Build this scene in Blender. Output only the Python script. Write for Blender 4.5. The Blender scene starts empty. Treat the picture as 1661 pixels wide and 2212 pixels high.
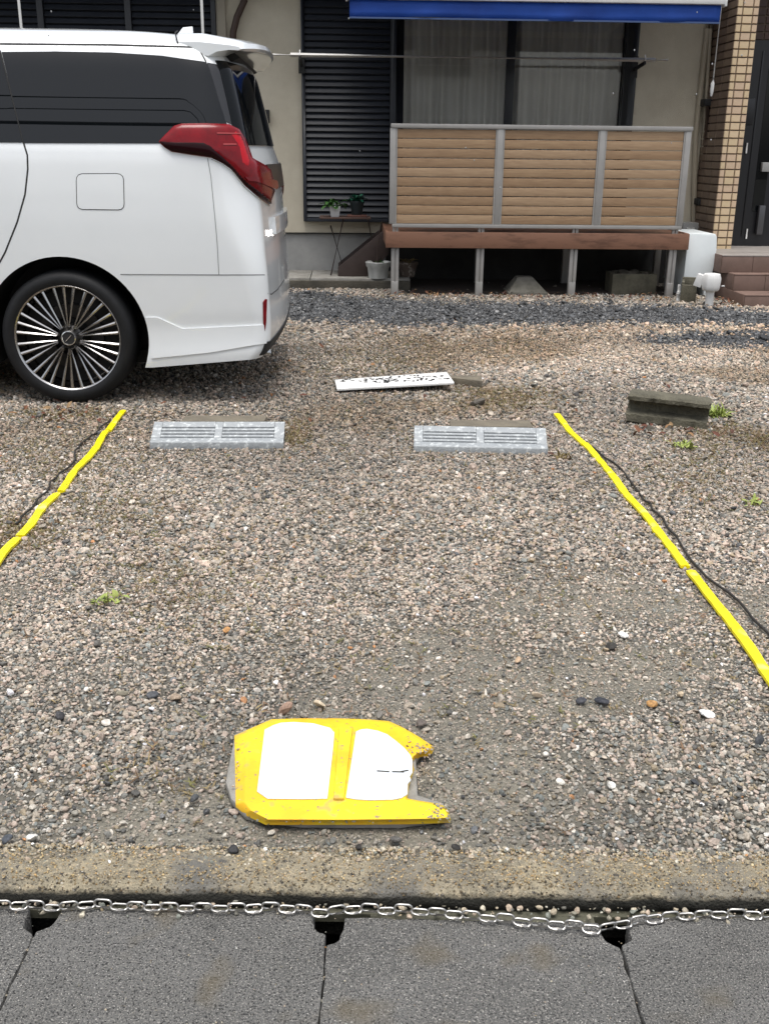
import bpy, bmesh, math, random
import numpy as np
from mathutils import Vector, Matrix
from mathutils.bvhtree import BVHTree
random.seed(7); RNG = np.random.default_rng(11)
R = math.radians
S = bpy.context.scene
COL = S.collection

# ------------------------------------------------------------------ camera, sky, sun, exposure
IW, IH, FOC = 1661.0, 2212.0, 2234.0          # survey picture size and focal length, in its own pixels
CH, PITCH, YAW, ROLL = 1.3, R(19.2), R(2.1), 0.0105
CM = Matrix.Rotation(-YAW, 3, 'Z') @ Matrix.Rotation(math.pi/2-PITCH, 3, 'X') @ Matrix.Rotation(ROLL, 3, 'Z')
cd = bpy.data.cameras.new('camera'); cam = bpy.data.objects.new('camera', cd); COL.objects.link(cam)
cam.matrix_world = Matrix.Translation((0, 0, CH)) @ CM.to_4x4()
cd.sensor_fit = 'VERTICAL'; cd.sensor_height = 36; cd.lens = 36*FOC/IH; cd.clip_start = .05; cd.clip_end = 400
S.camera = cam
SUN_EL, SUN_AZ = R(78), R(190)
w = bpy.data.worlds.new('World'); S.world = w; w.use_nodes = True
nt = w.node_tree; bg = nt.nodes['Background']
sky = nt.nodes.new('ShaderNodeTexSky'); sky.sky_type = 'NISHITA'; sky.sun_disc = False
sky.sun_elevation = SUN_EL; sky.sun_rotation = SUN_AZ; sky.air_density = 1.0; sky.dust_density = 4.0
hs = nt.nodes.new('ShaderNodeHueSaturation'); hs.inputs['Saturation'].default_value = .36
nt.links.new(sky.outputs[0], hs.inputs['Color']); nt.links.new(hs.outputs[0], bg.inputs['Color'])
bg.inputs['Strength'].default_value = .15
sl = bpy.data.lights.new('sun', 'SUN'); so = bpy.data.objects.new('sun', sl); COL.objects.link(so)
sl.energy = 1.5; sl.angle = R(35); sl.color = (1, .97, .93)
d = Vector((math.sin(SUN_AZ)*math.cos(SUN_EL), math.cos(SUN_AZ)*math.cos(SUN_EL), math.sin(SUN_EL)))
so.rotation_euler = d.to_track_quat('Z', 'Y').to_euler()
S.view_settings.view_transform = 'Standard'; S.view_settings.look = 'None'
S.view_settings.exposure = 0.55; S.view_settings.gamma = 1; S.view_settings.use_curve_mapping = False

# ------------------------------------------------------------------ helpers: survey
def ray(u, v): return CM @ Vector(((u-IW/2)/FOC, -(v-IH/2)/FOC, -1))
CO = Vector((0, 0, CH))
def G(u, v, z=0.): d = ray(u, v); return CO + d*((z-CH)/d.z)
def atY(u, v, Y): d = ray(u, v); return CO + d*(Y/d.y)

# ------------------------------------------------------------------ helpers: materials
def srgb(r, g, b):
    f = lambda c: (c/255/12.92 if c/255 <= .04045 else ((c/255+.055)/1.055)**2.4)
    return (f(r), f(g), f(b), 1)
def c4(c): return tuple(c) + (1,) if len(c) == 3 else tuple(c)
def M(name, col, rough=.6, metal=0., col2=None, scale=6., lo=.35, hi=.65, detail=6, bump=0., bscale=80., coat=0., spec=.5, stretch=None, fleck=None, fscale=200., trans=0.):
    m = bpy.data.materials.new(name); m.use_nodes = True
    n = m.node_tree.nodes; L = m.node_tree.links; b = n['Principled BSDF']
    b.inputs['Base Color'].default_value = c4(col); b.inputs['Roughness'].default_value = rough
    b.inputs['Metallic'].default_value = metal; b.inputs['Coat Weight'].default_value = coat
    b.inputs['Coat Roughness'].default_value = .06; b.inputs['Specular IOR Level'].default_value = spec
    tc = n.new('ShaderNodeTexCoord'); vec = tc.outputs['Object']
    if stretch:
        mp = n.new('ShaderNodeMapping'); mp.inputs['Scale'].default_value = stretch
        L.new(vec, mp.inputs['Vector']); vec = mp.outputs[0]
    out = None
    if col2 is not None:
        tx = n.new('ShaderNodeTexNoise'); tx.inputs['Scale'].default_value = scale; tx.inputs['Detail'].default_value = detail
        tx.inputs['Roughness'].default_value = .65
        L.new(vec, tx.inputs['Vector'])
        mr = n.new('ShaderNodeMapRange'); mr.inputs['From Min'].default_value = lo; mr.inputs['From Max'].default_value = hi
        L.new(tx.outputs['Fac'], mr.inputs['Value'])
        mx = n.new('ShaderNodeMix'); mx.data_type = 'RGBA'
        mx.inputs['A'].default_value = c4(col); mx.inputs['B'].default_value = c4(col2)
        L.new(mr.outputs[0], mx.inputs['Factor']); out = mx.outputs['Result']
    if fleck:
        for (fc, lo2, hi2, sc) in fleck:
            t2 = n.new('ShaderNodeTexNoise'); t2.inputs['Scale'].default_value = sc; t2.inputs['Detail'].default_value = 2
            L.new(vec, t2.inputs['Vector'])
            m2 = n.new('ShaderNodeMapRange'); m2.inputs['From Min'].default_value = lo2; m2.inputs['From Max'].default_value = hi2
            L.new(t2.outputs['Fac'], m2.inputs['Value'])
            x2 = n.new('ShaderNodeMix'); x2.data_type = 'RGBA'; x2.inputs['B'].default_value = c4(fc)
            if out is None: x2.inputs['A'].default_value = c4(col)
            else: L.new(out, x2.inputs['A'])
            L.new(m2.outputs[0], x2.inputs['Factor']); out = x2.outputs['Result']
    if out is not None: L.new(out, b.inputs['Base Color'])
    if bump:
        tb = n.new('ShaderNodeTexNoise'); tb.inputs['Scale'].default_value = bscale; tb.inputs['Detail'].default_value = 5
        L.new(vec, tb.inputs['Vector'])
        bp = n.new('ShaderNodeBump'); bp.inputs['Strength'].default_value = bump; bp.inputs['Distance'].default_value = .01
        L.new(tb.outputs['Fac'], bp.inputs['Height']); L.new(bp.outputs[0], b.inputs['Normal'])
    return m
def M_inst(name, rough, spec=.5):
    m = bpy.data.materials.new(name); m.use_nodes = True
    n = m.node_tree.nodes; L = m.node_tree.links; b = n['Principled BSDF']
    at = n.new('ShaderNodeAttribute'); at.attribute_type = 'INSTANCER'; at.attribute_name = 'tint'
    tc = n.new('ShaderNodeTexCoord'); tx = n.new('ShaderNodeTexNoise'); tx.inputs['Scale'].default_value = 3.; tx.inputs['Detail'].default_value = 4
    L.new(tc.outputs['Object'], tx.inputs['Vector'])
    mr = n.new('ShaderNodeMapRange'); mr.inputs['From Min'].default_value = .3; mr.inputs['From Max'].default_value = .7
    mr.inputs['To Min'].default_value = .65; mr.inputs['To Max'].default_value = 1.3
    L.new(tx.outputs['Fac'], mr.inputs['Value'])
    vm = n.new('ShaderNodeVectorMath'); vm.operation = 'SCALE'
    L.new(at.outputs['Color'], vm.inputs[0]); L.new(mr.outputs[0], vm.inputs['Scale'])
    L.new(vm.outputs[0], b.inputs['Base Color']); b.inputs['Roughness'].default_value = rough; b.inputs['Specular IOR Level'].default_value = spec
    return m
def M_pane(name, tint=.75, rough=.0):
    m = bpy.data.materials.new(name); m.use_nodes = True
    n = m.node_tree.nodes; L = m.node_tree.links; n.remove(n['Principled BSDF'])
    tr = n.new('ShaderNodeBsdfTransparent'); tr.inputs[0].default_value = (tint, tint, tint*.99, 1)
    gl = n.new('ShaderNodeBsdfGlossy'); gl.inputs['Roughness'].default_value = rough
    fr = n.new('ShaderNodeFresnel'); fr.inputs[0].default_value = 1.6
    mx = n.new('ShaderNodeMixShader'); L.new(fr.outputs[0], mx.inputs[0]); L.new(tr.outputs[0], mx.inputs[1]); L.new(gl.outputs[0], mx.inputs[2])
    L.new(mx.outputs[0], n['Material Output'].inputs[0]); return m

# ------------------------------------------------------------------ helpers: objects
ORG = {}
def thing(name, label, cat, loc=(0, 0, 0), group=None):
    o = bpy.data.objects.new(name, None); COL.objects.link(o); o.location = loc; o.empty_display_size = .1
    ORG[o] = Vector(loc); tag(o, label, cat, group); return o
def tag(o, label, cat, group=None):
    o['label'] = label; o['category'] = cat
    if group: o['group'] = group
def frame2(p, q):
    z = (q-p).normalized(); x = z.cross(Vector((0, 0, 1)))
    if x.length < 1e-4: x = z.cross(Vector((0, 1, 0)))
    x.normalize(); return x, x.cross(z).normalized()
class MB:
    def __init__(s): s.v = []; s.f = []; s.mi = []
    def add(s, vs, fs, mi=0):
        k = len(s.v); s.v += [Vector(v) for v in vs]; s.f += [tuple(i+k for i in f) for f in fs]; s.mi += [mi]*len(fs); return s
    def box(s, a, b, mi=0):
        x0, y0, z0 = a; x1, y1, z1 = b
        return s.add([(x0,y0,z0),(x1,y0,z0),(x1,y1,z0),(x0,y1,z0),(x0,y0,z1),(x1,y0,z1),(x1,y1,z1),(x0,y1,z1)],
                     [(3,2,1,0),(4,5,6,7),(0,1,5,4),(1,2,6,5),(2,3,7,6),(3,0,4,7)], mi)
    def bar(s, p, q, wx, wy, mi=0):
        p, q = Vector(p), Vector(q); x, y = frame2(p, q); vs = []
        for c in (p, q): vs += [c+x*wx*a+y*wy*b for a, b in ((-.5,-.5),(.5,-.5),(.5,.5),(-.5,.5))]
        return s.add(vs, [(0,1,2,3),(7,6,5,4),(0,4,5,1),(1,5,6,2),(2,6,7,3),(3,7,4,0)], mi)
    def tube(s, pts, r, n=8, mi=0, closed=False):
        pts = [Vector(p) for p in pts]; N = len(pts); rr = r if isinstance(r, (list, tuple)) else [r]*N
        vs = []; fs = []; px = None
        for i, p in enumerate(pts):
            if closed: t = (pts[(i+1) % N]-pts[i-1])
            else: t = pts[min(i+1, N-1)]-pts[max(i-1, 0)]
            t.normalize()
            if px is None: x, y = frame2(Vector(), t)
            else: x = (px-t*px.dot(t)).normalized(); y = t.cross(x)
            px = x
            vs += [p+(x*math.cos(a)+y*math.sin(a))*rr[i] for a in [2*math.pi*k/n for k in range(n)]]
        for i in range(N if closed else N-1):
            j = (i+1) % N
            fs += [(i*n+k, i*n+(k+1) % n, j*n+(k+1) % n, j*n+k) for k in range(n)]
        if not closed: fs += [tuple(range(n-1, -1, -1)), tuple((N-1)*n+k for k in range(n))]
        return s.add(vs, fs, mi)
    def prism(s, poly, ext, mi=0):            # poly: 3-D points, ext: extrusion vector
        n = len(poly); a = [Vector(p) for p in poly]; e = Vector(ext)
        return s.add(a+[p+e for p in a], [tuple(range(n-1,-1,-1)), tuple(range(n, 2*n))]+[(i, (i+1) % n, n+(i+1) % n, n+i) for i in range(n)], mi)
    def lathe(s, prof, c, axis='Z', n=24, mi=0, close=False):    # prof: (radius, height)
        c = Vector(c); vs = []; fs = []
        for r, h in prof:
            for k in range(n):
                a = 2*math.pi*k/n
                vs.append(c+(Vector((r*math.cos(a), r*math.sin(a), h)) if axis == 'Z' else Vector((r*math.cos(a), h, r*math.sin(a)))))
        m = len(prof)
        for i in range(m if close else m-1):
            j = (i+1) % m
            fs += [(i*n+k, i*n+(k+1) % n, j*n+(k+1) % n, j*n+k) for k in range(n)]
        if not close:
            if prof[0][0] > 1e-6: fs.append(tuple(range(n-1, -1, -1)))
            if prof[-1][0] > 1e-6: fs.append(tuple((m-1)*n+k for k in range(n)))
        return s.add(vs, fs, mi)
    def build(s, name, mat, parent=None, smooth=False, bevel=0, label=None, angle=35, keep=None, seg=2):
        org = Vector(keep) if keep is not None else (ORG[parent] if parent else Vector())
        me = bpy.data.meshes.new(name); me.from_pydata([tuple(v-org) for v in s.v], [], s.f)
        for m in (mat if isinstance(mat, (list, tuple)) else [mat]): me.materials.append(m)
        for p, i in zip(me.polygons, s.mi): p.material_index = i
        bm = bmesh.new(); bm.from_mesh(me)
        bmesh.ops.remove_doubles(bm, verts=bm.verts, dist=1e-6)
        bmesh.ops.recalc_face_normals(bm, faces=bm.faces)
        if bevel:
            es = [e for e in bm.edges if len(e.link_faces) == 2 and e.calc_face_angle(0) > .5]
            bmesh.ops.bevel(bm, geom=es, offset=bevel, segments=seg, profile=.6, affect='EDGES', clamp_overlap=True)
        bm.to_mesh(me); bm.free()
        if smooth or bevel:
            for p in me.polygons: p.use_smooth = True
            me.set_sharp_from_angle(angle=R(angle if not bevel else 50))
        o = bpy.data.objects.new(name, me); COL.objects.link(o)
        if keep is not None: o.location = org
        if parent: o.parent = parent
        ORG[o] = org if parent or keep is not None else Vector()
        if label: o['label'] = label
        return o
def solo(mb, name, mat, label, cat, loc, group=None, **kw):
    o = mb.build(name, mat, None, keep=loc, **kw); tag(o, label, cat, group); return o
def place(name, me, parent, loc, rot=None, sc=None):     # one more piece that shares a mesh; loc is relative to the thing's base
    o = bpy.data.objects.new(name, me); COL.objects.link(o); o.parent = parent; o.location = loc
    if rot is not None: o.rotation_euler = rot
    if sc is not None: o.scale = sc
    ORG[o] = ORG[parent]; return o
def struct(o, kind='structure'): o['kind'] = kind; return o

# value noise for laying out stones and ground (numpy)
def vnoise(x, y, seed=0, octs=3):
    out = 0; amp = 1; tot = 0
    for k in range(octs):
        xi = np.floor(x).astype(int); yi = np.floor(y).astype(int); fx = x-xi; fy = y-yi
        fx = fx*fx*(3-2*fx); fy = fy*fy*(3-2*fy)
        def h(a, b):
            q = np.sin(a*127.1+b*311.7+seed*74.7+k*13.3)*43758.5453; return q-np.floor(q)
        v = (h(xi,yi)*(1-fx)+h(xi+1,yi)*fx)*(1-fy)+(h(xi,yi+1)*(1-fx)+h(xi+1,yi+1)*fx)*fy
        out = out+v*amp; tot += amp; amp *= .5; x = x*2.03; y = y*2.03
    return out/tot
def inpoly(x, y, poly):
    r = np.zeros(x.shape, bool); n = len(poly)
    for i in range(n):
        x0, y0 = poly[i][0], poly[i][1]; x1, y1 = poly[(i+1) % n][0], poly[(i+1) % n][1]
        c = ((y0 > y) != (y1 > y)) & (x < (x1-x0)*(y-y0)/((y1-y0) if abs(y1-y0) > 1e-9 else 1e-9)+x0); r ^= c
    return r

# ------------------------------------------------------------------ palette
WHITE = M('van_white', (.80, .83, .84), .30, coat=1., col2=(.77, .80, .81), scale=2)
GLASSBLK = M('tinted_glass', (.004, .005, .006), .004, spec=.45)
GLOSSBLK = M('gloss_black', (.012, .012, .013), .08, coat=.5)
RUBBER = M('rubber', (.0075, .008, .009), .6, col2=(.012, .0125, .0135), scale=14, spec=.3)
DARKPL = M('dark_plastic', (.012, .012, .012), .7)
SEAM = M('seam_shadow_gap', (.02, .02, .02), .8)
SEAML = M('seam_fine', (.22, .23, .23), .6)
LAMPRED = M('lamp_red', (.22, .002, .007), .15, spec=.35, col2=(.12, .001, .004), scale=9)
LAMPBRI = M('lamp_red_bright', (.45, .004, .012), .2, spec=.35)
LAMPDK = M('lamp_smoke', (.014, .002, .003), .2, spec=.15)
CHROME = M('chrome', (.75, .75, .74), .12, 1.)
SMOKECH = M('smoked_chrome', (.022, .021, .021), .3, .0)
HUBM = M('hub_metal', (.16, .155, .15), .35, .9)
GUNM = M('wheel_gunmetal', (.46, .45, .44), .20, 1.)
STUCCO = M('stucco', srgb(206, 198, 178), .9, col2=srgb(193, 184, 164), scale=3, bump=.5, bscale=160)
FOUND = M('foundation_render', srgb(158, 158, 155), .9, col2=srgb(138, 138, 136), scale=2.5, bump=.2, bscale=60)
CONC = M('concrete', (.30, .29, .265), .85, col2=(.20, .19, .165), scale=9, bump=.4, bscale=120)
CONCMOSS = M('mossy_concrete', (.13, .12, .085), .9, col2=(.065, .06, .042), scale=7, bump=.6, bscale=90)
CONCDARK = M('dark_concrete', (.095, .085, .065), .9, col2=(.05, .045, .035), scale=8, bump=.6, bscale=90)
NAVY = M('dark_shutter', (.012, .015, .021), .45, col2=(.018, .021, .028), scale=5)
FRAMEBLK = M('window_frame_black', (.010, .011, .013), .4)
ALU = M('aluminium', (.40, .385, .365), .45, .35, col2=(.34, .33, .31), scale=5)
WOODS = [M('slat_wood_%s' % n, srgb(*a), .65, col2=srgb(*b), scale=5, stretch=(1.2, 14, 14), bump=.15, bscale=30) for n, a, b in
         (('tan', (168, 140, 108), (146, 117, 88)), ('ochre', (162, 133, 102), (140, 112, 84)), ('pale', (174, 147, 116), (154, 126, 98)))]
FASCIA = M('deck_brown', srgb(128, 92, 72), .55, col2=srgb(98, 68, 52), scale=2.2, lo=.5, hi=.62, stretch=(1, 3, 5), bump=.1, bscale=50)
STRING = M('dark_brown_wood', (.035, .022, .018), .6, col2=(.05, .033, .028), scale=6)
TILEC = [M('tile_cream_%s' % n, srgb(*a), .5, col2=srgb(*b), scale=9, bump=.15, bscale=150) for n, a, b in
         (('light', (222, 198, 164), (206, 182, 148)), ('pink', (212, 186, 158), (198, 172, 144)), ('straw', (216, 194, 158), (202, 178, 142)))]
TILEB = [M('tile_brown_%s' % n, srgb(*a), .5, col2=srgb(*b), scale=9, bump=.15, bscale=150) for n, a, b in
         (('mid', (126, 108, 90), (112, 94, 80)), ('dark', (116, 98, 84), (104, 86, 74)))]
TILEDK = M('tile_dark_brown', srgb(72, 46, 34), .5, col2=srgb(58, 36, 28), scale=9)
GROUT = M('grout', (.14, .105, .078), .9)
STEPT = M('step_tile', srgb(122, 100, 90), .6, col2=srgb(108, 88, 78), scale=7, bump=.2, bscale=120)
LANDING = M('landing_tile', srgb(150, 144, 138), .6, col2=srgb(136, 130, 124), scale=7)
DOORBLK = M('door_black', (.010, .010, .012), .35)
BLUE = M('awning_blue', srgb(22, 74, 165), .7, col2=srgb(18, 62, 145), scale=2.5, bump=.1, bscale=20)
WPAINT = M('white_paint', (.72, .72, .70), .45, col2=(.64, .64, .62), scale=5)
CREAMPL = M('cream_plastic', srgb(170, 160, 140), .5)
BROWNPL = M('brown_plastic', srgb(62, 44, 34), .5)
ACWHITE = M('unit_white', srgb(232, 238, 238), .4, col2=srgb(224, 230, 230), scale=3)
METERG = M('meter_grey', srgb(150, 150, 148), .5)
STEEL = M('stainless', (.84, .83, .80), .40, .0)
CHAINM = M('zinc_chain', (.60, .59, .56), .36, 1., col2=(.48, .46, .43), scale=40)
YTAPE = M('tape_yellow', (.93, .80, .004), .4, col2=(.90, .74, .004), scale=7, fleck=[((.16, .13, .02), .68, .73, 55), ((.97, .88, .20), .62, .75, 12)])
CORDM = M('cord_black', (.02, .018, .016), .8)
YPAINT = M('pad_yellow', (.84, .47, .018), .45, col2=(.84, .60, .02), scale=5, lo=.42, hi=.58, fleck=[((.55, .38, .10), .62, .74, 22), ((.30, .24, .12), .66, .72, 90)])
PANELW = M('pad_panel_white', (.70, .73, .75), .4, col2=(.62, .67, .71), scale=5, fleck=[((.55, .54, .50), .68, .76, 40)])
SIGNW = M('board_white', (.80, .80, .78), .4, col2=(.70, .70, .68), scale=10)
INK = M('black_ink', (.012, .012, .013), .5)
STOPM = M('wheel_stop_grey', (.29, .31, .32), .5, col2=(.54, .57, .57), scale=42, lo=.52, hi=.66, bump=.3, bscale=80)
STOPDK = M('wheel_stop_slot', (.06, .063, .066), .7)
RUST = M('rusty_brown', (.05, .032, .025), .7)
CURT = M('sheer_curtain', (.84, .83, .79), .9, col2=(.78, .77, .73), scale=3)
ROOM = M('room_wall', (.20, .19, .17), .9)
PANE = M_pane('window_pane', .93)
LEAFA = M('leaf_green', (.05, .14, .03), .45, col2=(.035, .10, .02), scale=20)
LEAFB = M('leaf_blue_green', (.012, .10, .055), .45, col2=(.01, .07, .04), scale=20)
GRASS = M('weed_green', (.24, .32, .07), .6, col2=(.34, .38, .10), scale=30)
DRY = M('dry_weed', (.22, .17, .06), .8, col2=(.13, .09, .04), scale=30)
POTDK = M('dark_pot', (.012, .02, .022), .45)
BUCKET = M('bucket_white', (.50, .51, .49), .5, col2=(.30, .31, .29), scale=9, stretch=(1, 1, .4), lo=.4, hi=.7)
SOIL = M('soil', (.035, .026, .02), .95)
KERBM = M('kerb_aggregate', (.34, .295, .205), .9, col2=(.19, .17, .125), scale=9, bump=1., bscale=170,
          fleck=[((.38, .32, .22), .55, .64, 95), ((.05, .045, .038), .58, .66, 75), ((.52, .48, .41), .66, .72, 150), ((.15, .145, .13), .46, .68, 5)])
KERBF = M('kerb_wet_face', (.018, .017, .013), .75, col2=(.05, .045, .03), scale=25, bump=1., bscale=130)
SLABM = M('gutter_slab_asphalt', (.165, .163, .155), .8, col2=(.095, .094, .088), scale=3.2, bump=1., bscale=260,
          fleck=[((.24, .23, .21), .52, .62, 300), ((.022, .022, .022), .56, .64, 260), ((.55, .53, .49), .64, .69, 330), ((.15, .12, .07), .58, .80, 7)])
SANDM = M('yard_sand', (.205, .19, .15), .9, col2=(.13, .122, .098), scale=4, bump=.9, bscale=120,
          fleck=[((.34, .30, .25), .55, .68, 170), ((.045, .043, .04), .58, .70, 130)])
ALGAE = M('gutter_algae', (.075, .075, .05), .7, col2=(.11, .105, .075), scale=12, bump=.4, bscale=60)

REARGL = M('rear_glass', (.004, .005, .006), .05, spec=.2)
# ------------------------------------------------------------------ the setting: ground, kerb, gutter, road
YAWK = -2.24                                        # the kerb line runs slightly askew to the house
KR = Matrix.Translation((0, 1.587, 0)) @ Matrix.Rotation(R(YAWK), 4, 'Z')
def K(x, y, z): return KR @ Vector((x, y, z))
struct(MB().box((-60, -60, -.8), (60, 90, -.42)).build('ground', M('earth', (.13, .12, .10), .95, col2=(.09, .085, .07), scale=1)))
struct(MB().prism([K(-40, -9, -.12), K(40, -9, -.12), K(40, -.42, -.12), K(-40, -.42, -.12)], (0, 0, .055)).build('road', SLABM))
def yard_z(x, y):
    return (vnoise(x*1.3, y*1.3, 3)-.5)*.014-.006
gx = np.concatenate([np.linspace(-14, -6, 20), np.linspace(-5.95, 6, 220), np.linspace(6.1, 14, 20)]); gy = np.linspace(1.6, 11.2, 190)
mb = MB(); XX, YY = np.meshgrid(gx, gy); ZZ = yard_z(XX, YY)
YL = (1.587+.10)+XX*math.tan(R(YAWK)); YY2 = YL+(11.2-YL)*(YY-1.6)/9.6; ZZ = yard_z(XX, YY2)
ny, nx = XX.shape
mb.v = [Vector(p) for p in np.stack([XX, YY2, ZZ], -1).reshape(-1, 3)]
mb.f = [(j*nx+i, j*nx+i+1, (j+1)*nx+i+1, (j+1)*nx+i) for j in range(ny-1) for i in range(nx-1)]; mb.mi = [0]*len(mb.f)
yard_o = struct(mb.build('gravel_yard', SANDM, smooth=True, angle=180))
# bare sand shows pale where few stones lie; under the stones the damp bed is coloured darker, painting in shaded gaps
def blob(x, y, cx, cy, sx, sy): return np.exp(-(((x-cx)/sx)**2+((y-cy)/sy)**2))
def sandiness(x, y):
    s = np.clip((vnoise(x*1.7+3, y*1.7, 21, 3)-.51)*7, 0, 1)*np.clip((4.2-y)/1.4, 0, 1)
    for u, v, a, sx, sy in ((1400, 1440, .95, .26, .20), (330, 1750, .7, .22, .07), (1050, 1740, .75, .28, .10), (700, 1830, .95, .45, .035), (1300, 1650, .6, .4, .1), (200, 1450, .4, .3, .15)):
        c = G(u, v); s = s+a*blob(x, y, c.x, c.y, sx, sy)
    return np.clip(s, 0, .93)
vc = np.array([v.co[:2] for v in yard_o.data.vertices]); sv = sandiness(vc[:, 0], vc[:, 1])
at = yard_o.data.attributes.new('sand', 'FLOAT', 'POINT'); at.data.foreach_set('value', sv.astype(np.float32))
n_t = SANDM.node_tree; b_ = n_t.nodes['Principled BSDF']; src_ = b_.inputs['Base Color'].links[0].from_socket
an = n_t.nodes.new('ShaderNodeAttribute'); an.attribute_name = 'sand'
mk = n_t.nodes.new('ShaderNodeMix'); mk.data_type = 'RGBA'; mk.inputs['A'].default_value = (.075, .070, .058, 1); n_t.links.new(an.outputs['Fac'], mk.inputs['Factor']); n_t.links.new(src_, mk.inputs['B']); n_t.links.new(mk.outputs['Result'], b_.inputs['Base Color'])
# kerb: a rounded concrete strip with a rough face, swept along the yard edge
prof = [(.125, -.10), (.125, -.006), (.11, 0), (.08, .001), (.05, .001), (.025, -.001), (.010, -.005), (.002, -.012), (-.002, -.022), (-.001, -.033), (.004, -.040), (.009, -.050), (.012, -.075), (.012, -.11)]
mb = MB(); xs = np.linspace(-4, 4, 800); vs = []
for x in xs:
    for k, (py, pz) in enumerate(prof):
        a = float(vnoise(np.array([x*60.]), np.array([k*1.7]), 5, 2)[0])-.5; b = float(vnoise(np.array([x*9.]), np.array([k*.7]), 6, 2)[0])-.5
        s_ = 1. if 1 < k < 12 else .2
        vs.append(K(x, py+(a*.007+b*.010)*s_, pz+(a*.003+b*.004)*s_))
n = len(prof)
for i in range(len(xs)-1):
    for k in range(n-1):
        mb.f.append((i*n+k, i*n+k+1, (i+1)*n+k+1, (i+1)*n+k)); mb.mi.append(0)
mb.v = vs
struct(mb.build('kerb', [KERBM], smooth=True, angle=180))
# black algae stain creeping up the kerb face, with an edge of its own
nt_ = KERBM.node_tree; b_ = nt_.nodes['Principled BSDF']; src_ = b_.inputs['Base Color'].links[0].from_socket
tc_ = nt_.nodes.new('ShaderNodeTexCoord'); sp_ = nt_.nodes.new('ShaderNodeSeparateXYZ'); nz_ = nt_.nodes.new('ShaderNodeTexNoise'); nz_.inputs['Scale'].default_value = 26; nz_.inputs['Detail'].default_value = 8; nz_.inputs['Roughness'].default_value = .75
nt_.links.new(tc_.outputs['Object'], sp_.inputs[0]); nt_.links.new(tc_.outputs['Object'], nz_.inputs['Vector'])
ma_ = nt_.nodes.new('ShaderNodeMath'); ma_.operation = 'MULTIPLY_ADD'; ma_.inputs[1].default_value = .020; nt_.links.new(nz_.outputs['Fac'], ma_.inputs[0]); nt_.links.new(sp_.outputs['Z'], ma_.inputs[2])
mr_ = nt_.nodes.new('ShaderNodeMapRange'); mr_.inputs['From Min'].default_value = .003; mr_.inputs['From Max'].default_value = -.006; nt_.links.new(ma_.outputs[0], mr_.inputs['Value'])
mx_n = nt_.nodes.new('ShaderNodeMix'); mx_n.data_type = 'RGBA'; mx_n.inputs['B'].default_value = (.016, .0155, .011, 1); nt_.links.new(src_, mx_n.inputs['A']); nt_.links.new(mr_.outputs[0], mx_n.inputs['Factor']); nt_.links.new(mx_n.outputs['Result'], b_.inputs['Base Color'])
# gutter bed and its cover slabs with hand holes at the joints
gut = struct(MB().prism([K(-4, -.43, -.40), K(4, -.43, -.40), K(4, .004, -.40), K(-4, .004, -.40)], (0, 0, .045)).build('gutter', SOIL))
ledge = MB(); vs = []
gut2 = struct(MB().prism([K(-4, -.010, -.062), K(4, -.010, -.062), K(4, .009, -.062), K(-4, .009, -.062)], (0, 0, .018)).prism([K(.04, -.04, -.062), K(.455, -.04, -.062), K(.455, -.0102, -.062), K(.04, -.0102, -.062)], (0, 0, .0178)).build('gutter_edge', ALGAE, smooth=True))
pav = struct(MB().prism([K(-4, -.44, -.16), K(4, -.44, -.16), K(4, -.425, -.16), K(-4, -.425, -.16)], (0, 0, .08)).build('pavement', CONC))
ORG[pav] = Vector()
jx = [-.563+.525*k for k in range(-3, 6)]; YB = [-.012, -.012, -.014, -.012, -.030, -.022, -.02, -.02]
for i in range(len(jx)-1):
    x0, x1 = jx[i]+.0014, jx[i+1]-.0014; y0, y1 = -.42, YB[i]
    nl, nr = .025+.008*random.random(), .022+.008*random.random(); dl, dr = .055+.02*random.random(), .05+.02*random.random()
    y1a, y1b = y1+random.uniform(-.006, .004), y1+random.uniform(-.006, .004)
    left = [(x0, y0), (x1, y0)]
    def wob(p, q, n_, a_):
        return [(p[0]+(q[0]-p[0])*t+random.uniform(-a_, a_), p[1]+(q[1]-p[1])*t+random.uniform(-a_, a_)) for t in [(k+1)/(n_+1) for k in range(n_)]]
    a0, a1 = (x1, y1b-dr), (x1-nr*.8, y1b-dr+.016); a2 = (x1-nr, y1b)
    b2, b1, b0 = (x0+nl, y1a), (x0+nl*.8, y1a-dl+.014), (x0, y1a-dl)
    poly = left+wob((x1, y0), a0, 12, .002)+[a0]+wob(a0, a1, 1, .003)+[a1]+wob(a1, a2, 4, .0045)+[a2]+wob(a2, b2, 24, .0022)+[b2]+wob(b2, b1, 4, .0045)+[b1]+wob(b1, b0, 1, .003)+[b0]+wob(b0, (x0, y0), 12, .002)
    tilt = random.uniform(-.003, .003)
    MB().prism([K(x, y, -.095+tilt) for x, y in poly], (0, 0, .062)).build('slab', SLABM, pav, bevel=.004, seg=2)

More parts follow.
